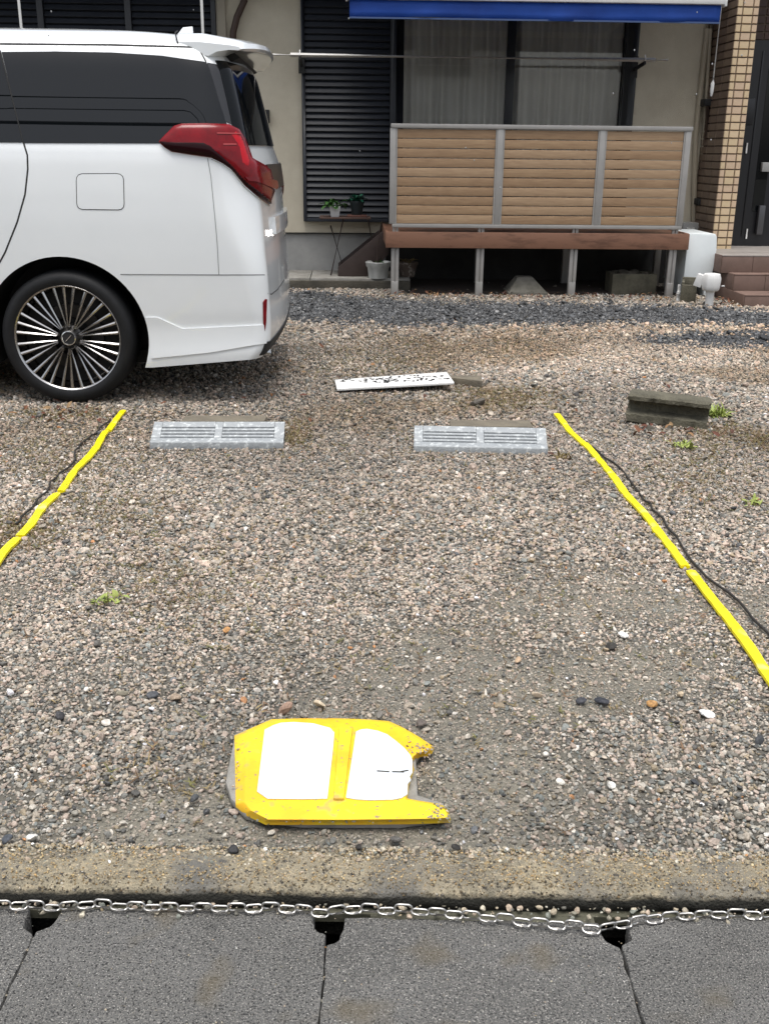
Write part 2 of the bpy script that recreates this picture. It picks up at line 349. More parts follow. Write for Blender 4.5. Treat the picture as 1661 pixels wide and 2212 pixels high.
# ------------------------------------------------------------------ the house
YW = 11.3
def hx(u, v, Y=YW): return atY(u, v, Y).x
def hz(u, v, Y=YW): return atY(u, v, Y).z
house = thing('house', 'cream stucco house with dark louvred shutters and a tiled porch pillar', 'house', (0, YW, 0))
wx0, wx1 = hx(858, 200), hx(1368, 200); wz0, wz1 = .62, 2.72; TOP = 3.1
FZ = hz(640, 502)
wall = MB()
wall.box((-9, YW, FZ), (wx0, YW+.15, TOP)); wall.box((wx1, YW, FZ), (4.2, YW+.15, TOP))
wall.box((wx0, YW, FZ), (wx1, YW+.15, wz0)); wall.box((wx0, YW, wz1), (wx1, YW+.15, TOP))
wall.box((4.2, YW, .3), (9, YW+.15, TOP))
wall.build('wall', STUCCO, house)
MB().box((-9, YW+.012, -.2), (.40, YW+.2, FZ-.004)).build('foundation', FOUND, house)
MB().box((.401, YW+.014, -.2), (4.2, YW+.2, FZ-.004)).build('foundation', M('foundation_deck_shade', (.05, .05, .048), .95, col2=(.03, .03, .03), scale=3), house)  # deck's shade put into the colour of this darker foundation stretch
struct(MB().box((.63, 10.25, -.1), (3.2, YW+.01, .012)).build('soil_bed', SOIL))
MB().box((-9, YW-.012, FZ-.012), (wx0+3.0, YW+.01, FZ-.001)).build('drip_strip', DARKPL, house)
rm = MB(); a, b = wx0-.6, wx1+.6
rm.box((a, 14.5, .5), (b, 14.6, 2.9)).box((a-.1, YW+.16, .5), (a, 14.5, 2.9)).box((b, YW+.16, .5), (b+.1, 14.5, 2.9)).box((a, YW+.16, 2.85), (b, 14.5, 2.9)).box((a, YW+.16, .5), (b, 14.5, .55))
rm.build('room', ROOM, house)
# eave and roof
rf = MB().prism([(-9, YW-.55, 2.95), (-9, YW-.55, 3.14), (-9, YW+5, 5.0), (-9, YW+11, 3.1), (-9, YW+11, 2.93)], (18, 0, 0)).build('roof', M('roof_tile', (.07, .07, .075), .6), house)
# sliding window
win = MB(); D0 = YW-.03
win.box((wx0-.035, D0, wz0-.03), (wx0+.06, YW+.10, wz1+.03)).box((wx1-.115, D0, wz0-.03), (wx1+.008, YW+.10, wz1+.03))
win.box((wx0+.06, D0, wz1-.04), (wx1-.115, YW+.10, wz1+.03)).box((wx0+.06, D0, wz0-.03), (wx1-.115, YW+.10, wz0+.05))
mx_ = hx(1103, 160)
win.box((mx_-.042, YW+.03, wz0+.05), (mx_+.042, YW+.08, wz1-.04))
window = win.build('window', FRAMEBLK, house, bevel=.004)
MB().box((wx0+.06, YW+.05, wz0+.05), (mx_-.042, YW+.056, wz1-.04)).build('pane', PANE, window)
MB().box((mx_+.042, YW+.05, wz0+.05), (wx1-.115, YW+.056, wz1-.04)).build('pane', PANE, window)
# storm shutter panel of louvre slats left of the window
sx0, sx1 = hx(654, 300), hx(853, 300); sz0, sz1 = hz(750, 478), 2.85
sh = MB(); Y1, Y0 = YW-.004, YW-.075
sh.box((sx0, Y0, sz0), (sx0+.035, Y1, sz1)).box((sx1-.06, Y0, sz0), (sx1, Y1, sz1)).box((sx0+.035, Y0, sz0), (sx1-.06, Y1, sz0+.035)).box((sx0+.035, Y0, sz1-.04), (sx1-.06, Y1, sz1))
sh.box((sx0+.035, YW-.02, sz0+.035), (sx1-.06, YW-.006, sz1-.04))
shut = sh.build('shutter', NAVY, house, bevel=.003)
def slat_mesh(w_, name='slat', mat=NAVY, hgt=.052, dep=.034):
    m = MB().prism([(0, -dep, -hgt*.5), (0, -dep+.004, -hgt*.5-.004), (0, 0, hgt*.35), (0, 0, hgt*.35+.006), (0, -dep*.3, hgt*.3)], (w_, 0, 0))
    me = bpy.data.meshes.new(name); me.from_pydata([tuple(v) for v in m.v], [], m.f); me.materials.append(mat)
    bm = bmesh.new(); bm.from_mesh(me); bmesh.ops.recalc_face_normals(bm, faces=bm.faces); bm.to_mesh(me); bm.free(); return me
pit = .0605; ns = int((sz1-sz0-.09)/pit); sm = slat_mesh(sx1-sx0-.097)
for i in range(ns): place('slat', sm, shut, (sx0+.036, -.021, sz0+.07+i*pit))
# louvred window behind the van
lx0, lx1 = -4.2, hx(468, 40)
lw = MB(); lz0, lz1 = .95, 2.72
for a, b in ((lx0, lx0+.06), (lx1-.045, lx1), (hx(92, 30)-.03, hx(92, 30)+.03), (hx(280, 30)-.03, hx(280, 30)+.03)): lw.box((a, YW-.085, lz0), (b, YW-.004, lz1))
lw.box((lx0, YW-.08, lz1), (lx1, YW-.004, lz1+.05)).box((lx0, YW-.08, lz0-.05), (lx1, YW-.004, lz0)).box((lx0+.06, YW-.02, lz0), (lx1-.045, YW-.006, lz1))
lwin = lw.build('louvre_window', FRAMEBLK, house, bevel=.003)
for a, b in ((hx(280, 30)+.032, lx1-.047), (hx(92, 30)+.032, hx(280, 30)-.032), (lx0+.062, hx(92, 30)-.032)):
    sm = slat_mesh(b-a)
    for i in range(14): place('slat', sm, lwin, (a, -.021, lz1-.05-i*pit))
MB().box((lx1+.004, YW-.06, .9), (hx(489, 40), YW-.002, TOP-.2)).build('trim_post', M('trim_beige', srgb(150, 142, 126), .7), house, bevel=.004)
c = atY(577, 252, YW-.05); MB().box((c.x-.05, YW-.09, c.z-.06), (c.x+.025, YW-.003, c.z+.065)).build('outlet_cover', DARKPL, house, bevel=.006)
dp = [atY(u, v, YW-.08) for u, v in ((535, -40), (529, 0), (512, 38), (504, 70), (503, 120), (503, 420))]
MB().tube(dp, .033, 10).build('downpipe', BROWNPL, house, smooth=True)
# pipes by the porch
MB().tube([atY(u, v, YW-.05) for u, v in ((1532, 20), (1527, 62), (1515, 172), (1502, 293), (1499, 400), (1498, 490))], .026, 10).build('drain_pipe', CREAMPL, house, smooth=True)
MB().tube([atY(u, v, YW-.06) for u, v in ((1540, 20), (1534, 62), (1521, 262), (1512, 422))], .018, 8).build('drain_pipe', CREAMPL, house, smooth=True)
dpp = MB().tube([atY(u, v, YW-.16) for u, v in ((1529, 230), (1517, 432))], .028, 10).build('downpipe', BROWNPL, house, smooth=True)
for uv in ((1527, 222), (1513, 436)):
    p = atY(*uv, YW-.16); MB().box((p.x-.045, p.y-.05, p.z-.03), (p.x+.05, p.y+.15, p.z+.035)).build('bracket', DARKPL, dpp, bevel=.008)

# porch: landing, steps, pillar of tiles, door
LZ = .44; PY = 10.15
st = thing('porch_steps', 'three brown tiled steps up to the front door', 'steps', (4.2, 10, 0))
q1 = G(1605, 662); YS1 = q1.y; z1 = atY(1605, 637, YS1).z
YS2 = G(1581, 626, z1).y; z2 = atY(1581, 592, YS2).z
YS3 = G(1555, 588, z2).y; z3 = atY(1555, 551, YS3).z; LZ = z3
x1_, x2_, x3_ = q1.x, G(1581, 626, z1).x, G(1555, 588, z2).x
def stepbox(x, y, zb, z, nm):
    yb = YW-.3
    m = MB(); X = x
    m.box((X, y, zb), (5.6, yb, z-.012)); o = m.build(nm, GROUT, st)
    k = 0
    while X < 5.6:
        b = min(X+.30, 5.6)
        MB().box((X+.002, y-.008, zb+.004), (b-.002, y-.0005, z-.013)).build('riser_tile', STEPT, o, bevel=.002)
        MB().box((X+.002, y-.010, z-.011), (b-.002, y+.30, z)).build('tread_tile', STEPT if nm != 'landing' else LANDING, o, bevel=.003)
        X = b; k += 1
    MB().box((x-.007, y, zb+.004), (x-.0005, yb, z-.001)).build('side_tile', STEPT, o, bevel=.002)
    return o
stepbox(x1_, YS1, -.05, z1, 'step'); stepbox(x2_, YS2, z1-.01, z2, 'step'); stepbox(x3_, YS3, z2-.01, z3, 'landing')
MB().box((x3_+.02, YS3+.30, LZ-.011), (5.6, YW-.3, LZ+.001)).build('landing_floor', LANDING, st)
PY = 10.62; px0 = atY(1565, 270, PY).x; px1 = atY(1609, 270, PY).x; LZ0 = LZ; LZ = LZ-.11
grt = MB().box((px0+.008, PY+.008, LZ), (px1-.004, YW-.001, TOP-.2))
pil = grt.build('pillar', GROUT, house)
def tile_mesh(w_, h_, d_, mat, name='tile'):
    m = bpy.data.meshes.new(name); b = .0025
    m.from_pydata([(0,0,0),(w_,0,0),(w_,0,h_),(0,0,h_),(b,-d_,b),(w_-b,-d_,b),(w_-b,-d_,h_-b),(b,-d_,h_-b)], [], [(4,5,6,7),(0,1,5,4),(1,2,6,5),(2,3,7,6),(3,0,4,7)]); m.materials.append(mat); return m
TP = .0725; TH = .062; PWID = px1-px0
c1, c2 = PWID*.27, PWID*.76
cols = [(0, c1-.009), (c1, c2-c1-.009), (c2, PWID-c2)]
tm = [[tile_mesh(wd, TH, .012, m) for m in TILEC] for _, wd in cols]
rows = int((TOP-.25-LZ)/TP)
for r in range(rows):
    for k, (o_, wd) in enumerate(cols): place('tile', random.choice(tm[k]), pil, (px0+o_, PY-YW+.008+random.uniform(-.0008, .0008), LZ+.006+r*TP))
SD = YW-PY-.01; ncol = 3; sw = SD/ncol
tms = [tile_mesh(sw-.009, TH, .012, m) for m in TILEB]
for r in range(rows):
    for k in range(ncol):
        place('tile', random.choice(tms), pil, (px0+.008, (PY-YW)+.008+(k+1)*sw-.009, LZ+.006+r*TP), (0, 0, -math.pi/2))
LZ = LZ0
# door wall, door, inner jamb
DY = YW-.32
jz = hz(1640, 86, DY)
dw = MB().box((px1-.002, DY+.03, jz), (5.6, DY+.2, TOP-.2)); dwo = dw.build('porch_wall', GROUT, house)
tmd = tile_mesh(.21, TH, .012, TILEDK)
for r in range(int((TOP-.22-jz)/TP)):
    for k in range(4): place('tile', tmd, dwo, (px1+.004+k*.219-(.11 if r % 2 else 0)*0, DY-YW+.03, jz+.005+r*TP))
jb = MB().box((px1-.003, PY+.12, LZ), (px1+.045, DY+.03, TOP-.3)).build('door_jamb', TILEB[1], house, bevel=.003)
lb = MB().box((px1+.046, DY-.20, hz(1620, 270, DY-.3)), (px1+.13, DY-.02, hz(1620, 212, DY-.3))).build('letter_box', DOORBLK, house, bevel=.006)
door = MB().box((px1+.05, DY, LZ), (5.4, DY+.05, jz-.004)).build('door', DOORBLK, house)
MB().box((px1+.22, DY-.012, LZ+.1), (px1+.235, DY-.0005, jz-.1)).box((px1+.06, DY-.02, LZ), (px1+.10, DY-.0005, jz-.02)).build('door_stile', FRAMEBLK, door, bevel=.002)
MB().box((px1+.30, DY-.004, LZ+.35), (px1+.42, DY-.0005, jz-.25)).build('glass_strip', GLASSBLK, door)
p = atY(1643, 470, DY-.05)
MB().box((p.x-.035, DY-.07, p.z-.17), (p.x+.03, DY-.02, p.z+.12)).build('handle', M('handle_grey', (.10, .10, .105), .35, .5), door, bevel=.012)
p = atY(1652, 362, DY-.05)
MB().box((p.x-.03, DY-.05, p.z-.04), (p.x+.05, DY-.001, p.z+.05)).build('lock_plate', METERG, door, bevel=.006)
for v_ in (320, 505):
    p = atY(1612, v_, DY-.02); MB().tube([p-Vector((0, 0, .05)), p+Vector((0, 0, .05))], .008, 8).build('hinge', STEEL, door)

# apron slabs along the house foot, and the timber edge in front
ap = thing('concrete_apron', 'pale concrete slabs along the house foot beside the deck', 'paving slabs', (-.5, 10.9, 0))
AZ = .10
xj = hx(672, 595, 10.8)
for a, b in ((xj-3.2, xj-1.1), (xj-1.094, xj-.003), (xj+.003, .62)): MB().box((a, 10.56, -.06), (b, YW+.011, AZ)).build('slab', CONC, ap, bevel=.008)
tb = MB().box((-3, 10.50, -.05), (.62, 10.556, AZ-.02)); tb = solo(tb, 'timber_edging', CONCDARK, 'dark weathered timber edging along the concrete apron', 'edging board', (0, 10.53, 0), bevel=.006)

# ------------------------------------------------------------------ deck with slatted fence
DKY = 10.03
deck = thing('wood_deck', 'raised brown deck with a slatted wood and aluminium screen', 'deck', (1.8, DKY, 0))
fx0, fx1 = hx(833, 520, DKY), hx(1488, 520, DKY); fz0, fz1 = .446, .592
MB().box((fx0, DKY, fz0), (fx1, DKY+.03, fz1)).build('fascia', FASCIA, deck, bevel=.004)
for x in (fx0, fx1-.03): MB().box((x, DKY+.031, fz0+.02), (x+.03, YW-.03, fz1+.004)).build('end_board', FASCIA, deck, bevel=.004)
k = 0; y = DKY+.032
while y < YW-.15:
    MB().box((fx0+.032, y, fz1-.028), (fx1-.032, y+.135, fz1-.003)).build('deck_board', FASCIA, deck, bevel=.003); y += .142
pxs = [hx(u, 600, DKY) for u in (853, 1036, 1237, 1450)]
for x in pxs:
    m = MB(); m.box((x-.036, DKY+.034, -.02), (x-.006, DKY+.074, fz1-.03)).box((x+.006, DKY+.034, -.02), (x+.036, DKY+.074, fz1-.03)).box((x-.006, DKY+.045, -.02), (x+.006, DKY+.066, fz1-.03))
    m.build('leg', ALU, deck, bevel=.003)
    MB().box((x-.032, DKY+.02, -.02), (x+.032, DKY+.033, .13)).build('foot_plate', ALU, deck, bevel=.002)
for x in (pxs[0]+.05, pxs[1]+.1, pxs[2]+.12, hx(1418, 580, 11.0)):
    MB().box((x-.032, 11.0, -.02), (x+.032, 11.06, fz1-.03)).build('leg', ALU, deck, bevel=.003)
# screen
FY = DKY+.02
zt = hz(1160, 270, FY); zb = hz(1160, 486, FY)
rx = [hx(848, 380, FY), hx(1077, 380, FY), hx(1295, 380, FY), hx(1478, 380, FY)]
pw = .052
MB().box((rx[0]-.02, FY-.012, zt-.038), (rx[3]+.035, FY+.055, zt)).build('top_rail', ALU, deck, bevel=.006)
MB().box((rx[0], FY-.006, zb-.032), (rx[3]+.02, FY+.045, zb)).build('bottom_rail', ALU, deck, bevel=.003)
for i, x in enumerate(rx):
    MB().box((x-pw*.5, FY-.004, zb+.001), (x+pw*.5, FY+.040, zt-.039)).build('screen_post', ALU, deck, bevel=.003)
for x in pxs: MB().box((x-.028, FY+.013, fz1-.002), (x-.004, FY+.036, zb-.033)).box((x+.004, FY+.013, fz1-.002), (x+.028, FY+.036, zb-.033)).build('bracket', ALU, deck)
for i in range(3):
    a, b = rx[i]+pw*.5+.001, rx[i+1]-pw*.5-.001
    m = MB(); zl_, zh_ = zb+.001, zt-.0395
    for yy_ in (FY+.001, FY+.030): m.v += [Vector((x, yy_, z)) for x, z in ((a, zl_), (b, zl_), (b, zh_), (a, zh_), (a+.014, zl_+.002), (b-.014, zl_+.002), (b-.014, zh_-.002), (a+.014, zh_-.002))]
    for q0 in range(4):
        q1_ = (q0+1) % 4; m.f += [(q0, q1_, 4+q1_, 4+q0), (8+q0, 12+q0, 12+q1_, 8+q1_), (q0, 8+q0, 8+q1_, q1_), (4+q0, 4+q1_, 12+q1_, 12+q0)]
    m.mi = [0]*len(m.f); fp = m.build('fence_panel', ALU, deck)
    hgt = (zt-.0425-zb-.003); n = 10; ph = hgt/n
    for k in range(n):
        zz = zb+.0035+k*ph
        MB().box((a+.015, FY+.008+random.uniform(-.001, .001), zz+.002), (b-.015, FY+.024, zz+ph-.0045+random.uniform(-.0025, .0012))).build('slat', random.choice(WOODS), fp, bevel=.0025)
# stair at the deck's left end: two stringers and treads
SP = [(730, 578), (730, 600), (792, 600), (840, 548), (840, 497), (826, 500)]
for yy in (10.72, 11.15):
    pl = [atY(u, v, 10.72) for u, v in SP]
    for p in pl: p.y = yy
    MB().prism(pl, (0, .035, 0)).build('stair_stringer', STRING, deck, bevel=.003)
pl = [atY(u, v, 10.72) for u, v in ((745, 576), (786, 538))]
for p in pl: MB().box((p.x-.02, 10.756, p.z-.09), (p.x+.2, 11.149, p.z-.06)).build('stair_tread', STRING, deck)

# ------------------------------------------------------------------ curtains, awning, laundry pole, poles
def curtain(x0, x1, label, y, lab_extra=None, amp=.034, wl=.13):
    m = MB(); n = int((x1-x0)/.012); ph = random.random()*6
    prev = None; vs = []
    for i in range(n+1):
        x = x0+(x1-x0)*i/n; yy = y+amp*math.sin(x/wl*6.283+ph+1.3*math.sin(x*5+ph))+.008*math.sin(x*67)
        vs += [(x, yy, wz0+.03), (x+.004*math.sin(x*30), yy+.006*math.sin(x*41), 1.6), (x, yy, wz1-.03)]
    for i in range(n): m.f += [(i*3+k, i*3+3+k, i*3+4+k, i*3+1+k) for k in (0, 1)]
    m.v = [Vector(v) for v in vs]; m.mi = [0]*len(m.f)
    solo(m, 'curtain', CURT, label, 'curtain', ((x0+x1)/2, y, wz0+.03), 'sheer curtains behind the sliding window', smooth=True, angle=180)
curtain(wx0+.05, mx_+.0, 'pale sheer curtain behind the left window pane', YW+.13)
curtain(mx_+.07, wx1-.06, 'grey sheer curtain behind the right window pane', YW+.20)
AY = 9.9
aw = thing('awning', 'blue fabric awning with a white front bar above the window', 'awning', (1.6, YW, 2.9))
ax0, ax1 = hx(755, 20, AY), hx(1557, 20, AY); azt = hz(1150, 4, AY); azb = hz(1150, 42, AY)
MB().box((ax0-.02, AY-.03, azt), (ax1+.03, AY+.05, azt+.06)).build('front_bar', WPAINT, aw, bevel=.008)
m = MB(); n = 60
for i in range(n+1):
    x = ax0+(ax1-ax0)*i/n; wv = .006*math.sin(x*6)+.004*math.sin(x*15+1)
    for k, t in enumerate((0, .33, .66, 1)): m.v.append(Vector((x, AY+.006+wv*t+.004*t*math.sin(x*11+t*4), azt-.002+(azb-azt+.008*math.sin(x*2.2))*t)))
for i in range(n): m.f += [(i*4+k, i*4+4+k, i*4+5+k, i*4+1+k) for k in range(3)]
m.mi = [0]*len(m.f); val = m.build('valance', BLUE, aw, smooth=True, angle=180)
md = val.modifiers.new('thickness', 'SOLIDIFY'); md.thickness = .003
pb = [val_p for val_p in (0,)]
MB().box((ax0, AY+.001, azb-.012), (ax1, AY+.012, azb+.002)).build('hem', M('hem_grey', srgb(70, 90, 130), .8), aw)
MB().prism([(ax0, AY+.052, azt+.055), (ax0, YW-.16, 2.90), (ax0, YW-.16, 2.905), (ax0, AY+.052, azt+.06)], (ax1-ax0, 0, 0)).build('canopy', BLUE, aw)
MB().box((ax0-.04, YW-.16, 2.80), (ax1+.05, YW-.004, 2.925)).build('cassette', WPAINT, aw, bevel=.015)
for x in (ax0+.35, ax1-.35): MB().bar((x, AY+.05, azt+.03), (x+.1, YW-.15, 2.83), .035, .05).build('arm', WPAINT, aw, bevel=.004)
for x in (ax0-.035, ax1+.018): MB().box((x, AY-.035, azt-.015), (x+.02, AY+.055, azt+.07)).build('end_cap', WPAINT, aw, bevel=.004)
cr = thing('crank_rod', 'white awning crank rod hanging beside the tiled pillar', 'crank rod', tuple(atY(1544, 120, 10.55)))
p, q, e = atY(1560, -10, 10.55), atY(1540, 168, 10.55), atY(1535, 208, 10.55)
MB().tube([p, q], .0065, 8).build('rod', WPAINT, cr, smooth=True)
MB().tube([q, q+(e-q)*.3, q+(e-q)*.75, e], [.008, .017, .017, .008], 10).build('handle', WPAINT, cr, smooth=True)
lp = thing('laundry_pole', 'stainless laundry pole on wall brackets across the window', 'laundry pole', (1.2, 10.85, 2.15))
LY = 10.85; p, q, a, b = atY(590, 118, LY), atY(1442, 130, LY), atY(648, 119, LY), atY(1392, 129.5, LY)
MB().tube([a+(p-a)*.35, b+(q-b)*.45], .021, 12).build('pole', STEEL, lp, smooth=True)
MB().tube([p, a], .012, 10).build('pole_end', STEEL, lp, smooth=True); MB().tube([b, q], .012, 10).build('pole_end', STEEL, lp, smooth=True)
for c in (a, b):
    MB().bar((c.x, YW-.09, c.z-.06), (c.x, LY-.02, c.z-.026), .02, .03).box((c.x-.03, YW-.095, c.z-.14), (c.x+.03, YW-.08, c.z+.06)).build('bracket', DARKPL, lp)
    MB().tube([(c.x, LY, c.z-.03), (c.x, LY-.03, c.z), (c.x, LY, c.z+.045)], .006, 8).build('hook', STEEL, lp)
for k, (u, lab) in enumerate(((44, 'thin white pole before the dark louvres, nearer the photo edge'), (437, 'thin white pole before the dark louvres, just right of the roof fin'))):
    p = atY(u, 30, 10.6); solo(MB().tube([(p.x, p.y, 0), (p.x, p.y, 3.0)], .013, 10), 'pole', WPAINT, lab, 'pole', (p.x, p.y, 0), 'thin white poles behind the van', smooth=True)

# ------------------------------------------------------------------ things by the house foot
hp = thing('outdoor_unit', 'white heat pump unit standing between deck and porch steps', 'outdoor unit', (3.4, 10.5, 0))
UY = 10.12; p0, p1 = atY(1486, 505, UY), atY(1541, 600, UY)
cx = [(p0.x, 0.0), (p1.x-.012, 0.0), (p1.x, .02), (p1.x, .5), (p1.x-.02, .60)]
pf = [(p0.x, .10), (p1.x-.03, .10), (p1.x-.012, .3), (p1.x-.004, .45), (p1.x-.014, p0.z-.03), (p1.x-.03, p0.z), (p0.x+.008, p0.z), (p0.x, p0.z-.012)]
MB().prism([(x, UY, z) for x, z in pf], (0, .66, 0)).build('casing', ACWHITE, hp, bevel=.006)
MB().box((p0.x+.004, UY+.01, 0.0), (p0.x+.05, UY+.64, .099)).box((p1.x-.08, UY+.01, 0.0), (p1.x-.035, UY+.64, .099)).build('foot', ACWHITE, hp)
MB().box((p0.x+.06, UY-.005, .105), (p1.x-.05, UY-.001, .16)).build('cover_lip', METERG, hp)
mt = thing('meter_box', 'small grey utility box on the wall above the heat pump', 'utility box', (3.4, YW, .6))
a, b = atY(1474, 481, 11.1), atY(1511, 502, 11.1)
MB().box((a.x, 11.08, b.z-.12), (b.x, YW-.001, a.z)).build('box', METERG, mt, bevel=.008)
c = atY(1490, 494, 11.06); MB().tube([(c.x-.03, 11.07, c.z), (c.x+.045, 11.07, c.z)], .012, 8).build('spout', WPAINT, mt, smooth=True)
vp = thing('vent_pipe', 'white plastic vent pipe with a faceted cap by the steps', 'vent pipe', tuple(G(1530, 660)))
o = ORG[vp]; r1 = .037
MB().lathe([(r1, -.02), (r1, .12), (r1+.006, .125), (r1+.006, .15)], o, n=20).build('pipe', WPAINT, vp, smooth=True)
MB().lathe([(.07, .135), (.082, .15), (.086, .175), (.09, .24), (.075, .285), (.045, .29), (0, .29)], o, n=8).build('cap', WPAINT, vp, bevel=.006)
MB().bar(o+Vector((-.06, .04, .21)), o+Vector((-.12, .07, .23)), .09, .11).bar(o+Vector((.085, -.03, .18)), o+Vector((.115, -.03, .18)), .012, .012).build('cap_spout', WPAINT, vp, bevel=.004)
wb = solo(MB().box((-.015, -.02, .03), (.015, .02, .19)), 'white_fitting', WPAINT, 'small white plastic fitting clipped to the right deck leg', 'pipe fitting', tuple(G(1465, 652)), bevel=.008) if False else None
p = G(1463, 650); wf = thing('white_fitting', 'small white plastic fitting beside the right deck leg', 'fitting', tuple(p))
MB().tube([p+Vector((0, 0, .0)), p+Vector((0, 0, .07))], .017, 10).tube([p+Vector((0, 0, .07)), p+Vector((0, 0, .15))], .014, 10).build('tube', WPAINT, wf, bevel=.003)
MB().lathe([(.019, .065), (.019, .085)], p, n=12).build('collar', WPAINT, wf)
# olive channel block
p, q = G(1470, 652), G(1516, 656)
ch = thing('channel_block', 'olive concrete channel block standing beside the vent pipe', 'concrete block', tuple(p))
hh = atY(1470, 603, p.y).z
m = MB()
a0 = p+Vector((-.01, 0, -.01)); ex = Vector((.13, -.05, 0)); ey = Vector((.10, .30, 0))
for (s0, s1, t0, t1, z0, z1) in ((0, 1, 0, .12, 0, hh*.8), (0, 1, .88, 1, 0, hh), (0, .18, .12, .88, 0, hh*.9), (.82, 1, .12, .88, 0, hh*.78), (.18, .82, .12, .88, 0, .05)):
    m.prism([a0+ex*s+ey*t+Vector((0, 0, z0)) for s, t in ((s0, t0), (s1, t0), (s1, t1), (s0, t1))], (0, 0, z1-z0))
m.build('block', CONCMOSS, ch, bevel=.006)
# planter box with soil beneath the deck
p, q = G(1320, 636), G(1410, 634)
pl = thing('planter_box', 'mossy concrete planter box lying in shade beneath the deck', 'planter', tuple((p+q)/2))
hh = atY(1360, 592, p.y).z; L_ = q.x-p.x; Yp = p.y
m = MB().box((p.x, Yp, -.02), (q.x, Yp+.04, hh)).box((p.x, Yp+.26, -.02), (q.x, Yp+.30, hh)).box((p.x, Yp+.041, -.02), (p.x+.04, Yp+.259, hh)).box((q.x-.04, Yp+.041, -.02), (q.x, Yp+.259, hh))
m.build('trough', CONCMOSS, pl, bevel=.006)
m = MB()
for k in range(12):
    c = Vector((random.uniform(p.x+.07, q.x-.07), Yp+random.uniform(.07, .23), hh-.01)); r_ = random.uniform(.03, .06)
    m.lathe([(r_*.6, -.02), (r_, 0), (r_*.7, r_*.5), (0, r_*.65)], c, n=7)
m.build('rubble', CONCDARK, pl)
# post footing, a frustum
a, b = G(1097, 638), G(1182, 638); t0, t1 = atY(1122, 594, 10.3), atY(1155, 594, 10.3)
m = MB(); hb = .03; yb = a.y; wdt = b.x-a.x; cxm = (a.x+b.x)/2; tw = .10; hh = .16
m.box((a.x, yb, -.03), (b.x, yb+.36, hb))
m.add([(a.x+.01, yb+.01, hb), (b.x-.01, yb+.01, hb), (b.x-.01, yb+.35, hb), (a.x+.01, yb+.35, hb), (cxm-tw*.9, yb+.13, hh), (cxm+tw*.6, yb+.13, hh), (cxm+tw*.6, yb+.27, hh), (cxm-tw*.9, yb+.27, hh)], [(0,1,5,4),(1,2,6,5),(2,3,7,6),(3,0,4,7),(4,5,6,7),(3,2,1,0)])
solo(m, 'concrete_footing', M('footing_concrete', (.17, .16, .135), .9, col2=(.10, .095, .075), scale=8, bump=.4, bscale=90), 'sloped concrete footing block beneath the deck front', 'footing', (cxm, yb+.18, 0), bevel=.008)

# table with pots
TY = 10.95
tb = thing('folding_table', 'small brown folding table with crossed thin legs', 'table', tuple(atY(745, 600, TY)))
a, b = atY(691, 468, TY), atY(800, 468, TY); ttz = a.z
top = MB()
n = 5
for k in range(n): MB().box((a.x, TY-.17+k*.07, ttz-.012), (b.x, TY-.17+k*.07+.064, ttz+.004)).build('top_slat', M('table_wood_%s' % 'abcde'[k], (.10, .055, .04), .6, col2=(.07, .04, .03), scale=9) if k == 0 else bpy.data.materials['table_wood_a'], tb, bevel=.002)
MB().box((a.x+.02, TY-.16, ttz-.024), (a.x+.035, TY+.16, ttz-.013)).box((b.x-.035, TY-.16, ttz-.024), (b.x-.02, TY+.16, ttz-.013)).build('top_frame', RUST, tb)
for (u0, v0, u1, v1, yy) in ((714, 598, 742, 472, TY-.14), (747, 597, 714, 487, TY+.12), (818, 598, 795, 474, TY-.14), (803, 597, 826, 477, TY+.12)):
    MB().tube([atY(u0, v0, yy)*1, atY(u1, v1, yy)], .008, 8).build('leg', RUST, tb, smooth=True)
c = atY(742, 470, TY); 
wp = thing('potted_plant', 'leafy green plant in a small white square pot', 'potted plant', (atY(724, 466, TY).x, TY-.05, ttz+.004))
o = ORG[wp]; m = MB()
def potbox(m, o, w0, w1, h):
    vs = [(-w0,-w0,0),(w0,-w0,0),(w0,w0,0),(-w0,w0,0),(-w1,-w1,h),(w1,-w1,h),(w1,w1,h),(-w1,w1,h)]
    i0 = w1-.006; vs += [(-i0,-i0,h),(i0,-i0,h),(i0,i0,h),(-i0,i0,h),(-i0,-i0,h-.02),(i0,-i0,h-.02),(i0,i0,h-.02),(-i0,i0,h-.02)]
    m.add([Vector(v)+o for v in vs], [(3,2,1,0),(0,1,5,4),(1,2,6,5),(2,3,7,6),(3,0,4,7),(4,5,9,8),(5,6,10,9),(6,7,11,10),(7,4,8,11),(8,9,13,12),(9,10,14,13),(10,11,15,14),(11,8,12,15),(12,13,14,15)])
potbox(m, o, .04, .055, .10); m.build('pot', M('pot_white', (.75, .75, .73), .4), wp, bevel=.003)
MB().box(o+Vector((-.045, -.045, .082)), o+Vector((.045, .045, .086))).build('soil', SOIL, wp)
def leaf(m, base, dirv, L, W, droop, n=5):
    d = Vector(dirv).normalized(); side = d.cross(Vector((0, 0, 1))); 
    if side.length < .05: side = Vector((1, 0, 0))
    side.normalize(); pts = []; p = Vector(base); vs = []; fs = []
    for i in range(n+1):
        t = i/n; wd = W*math.sin(math.pi*min(1, .08+t*.92))**.8*.5
        up = side.cross(d).normalized()
        vs += [p+side*wd+up*wd*.35, p, p-side*wd+up*wd*.35]
        p = p+d*(L/n); d = (d+Vector((0, 0, -droop/n))).normalized()
    for i in range(n): k = i*3; fs += [(k, k+1, k+4, k+3), (k+1, k+2, k+5, k+4)]
    m.add(vs, fs)
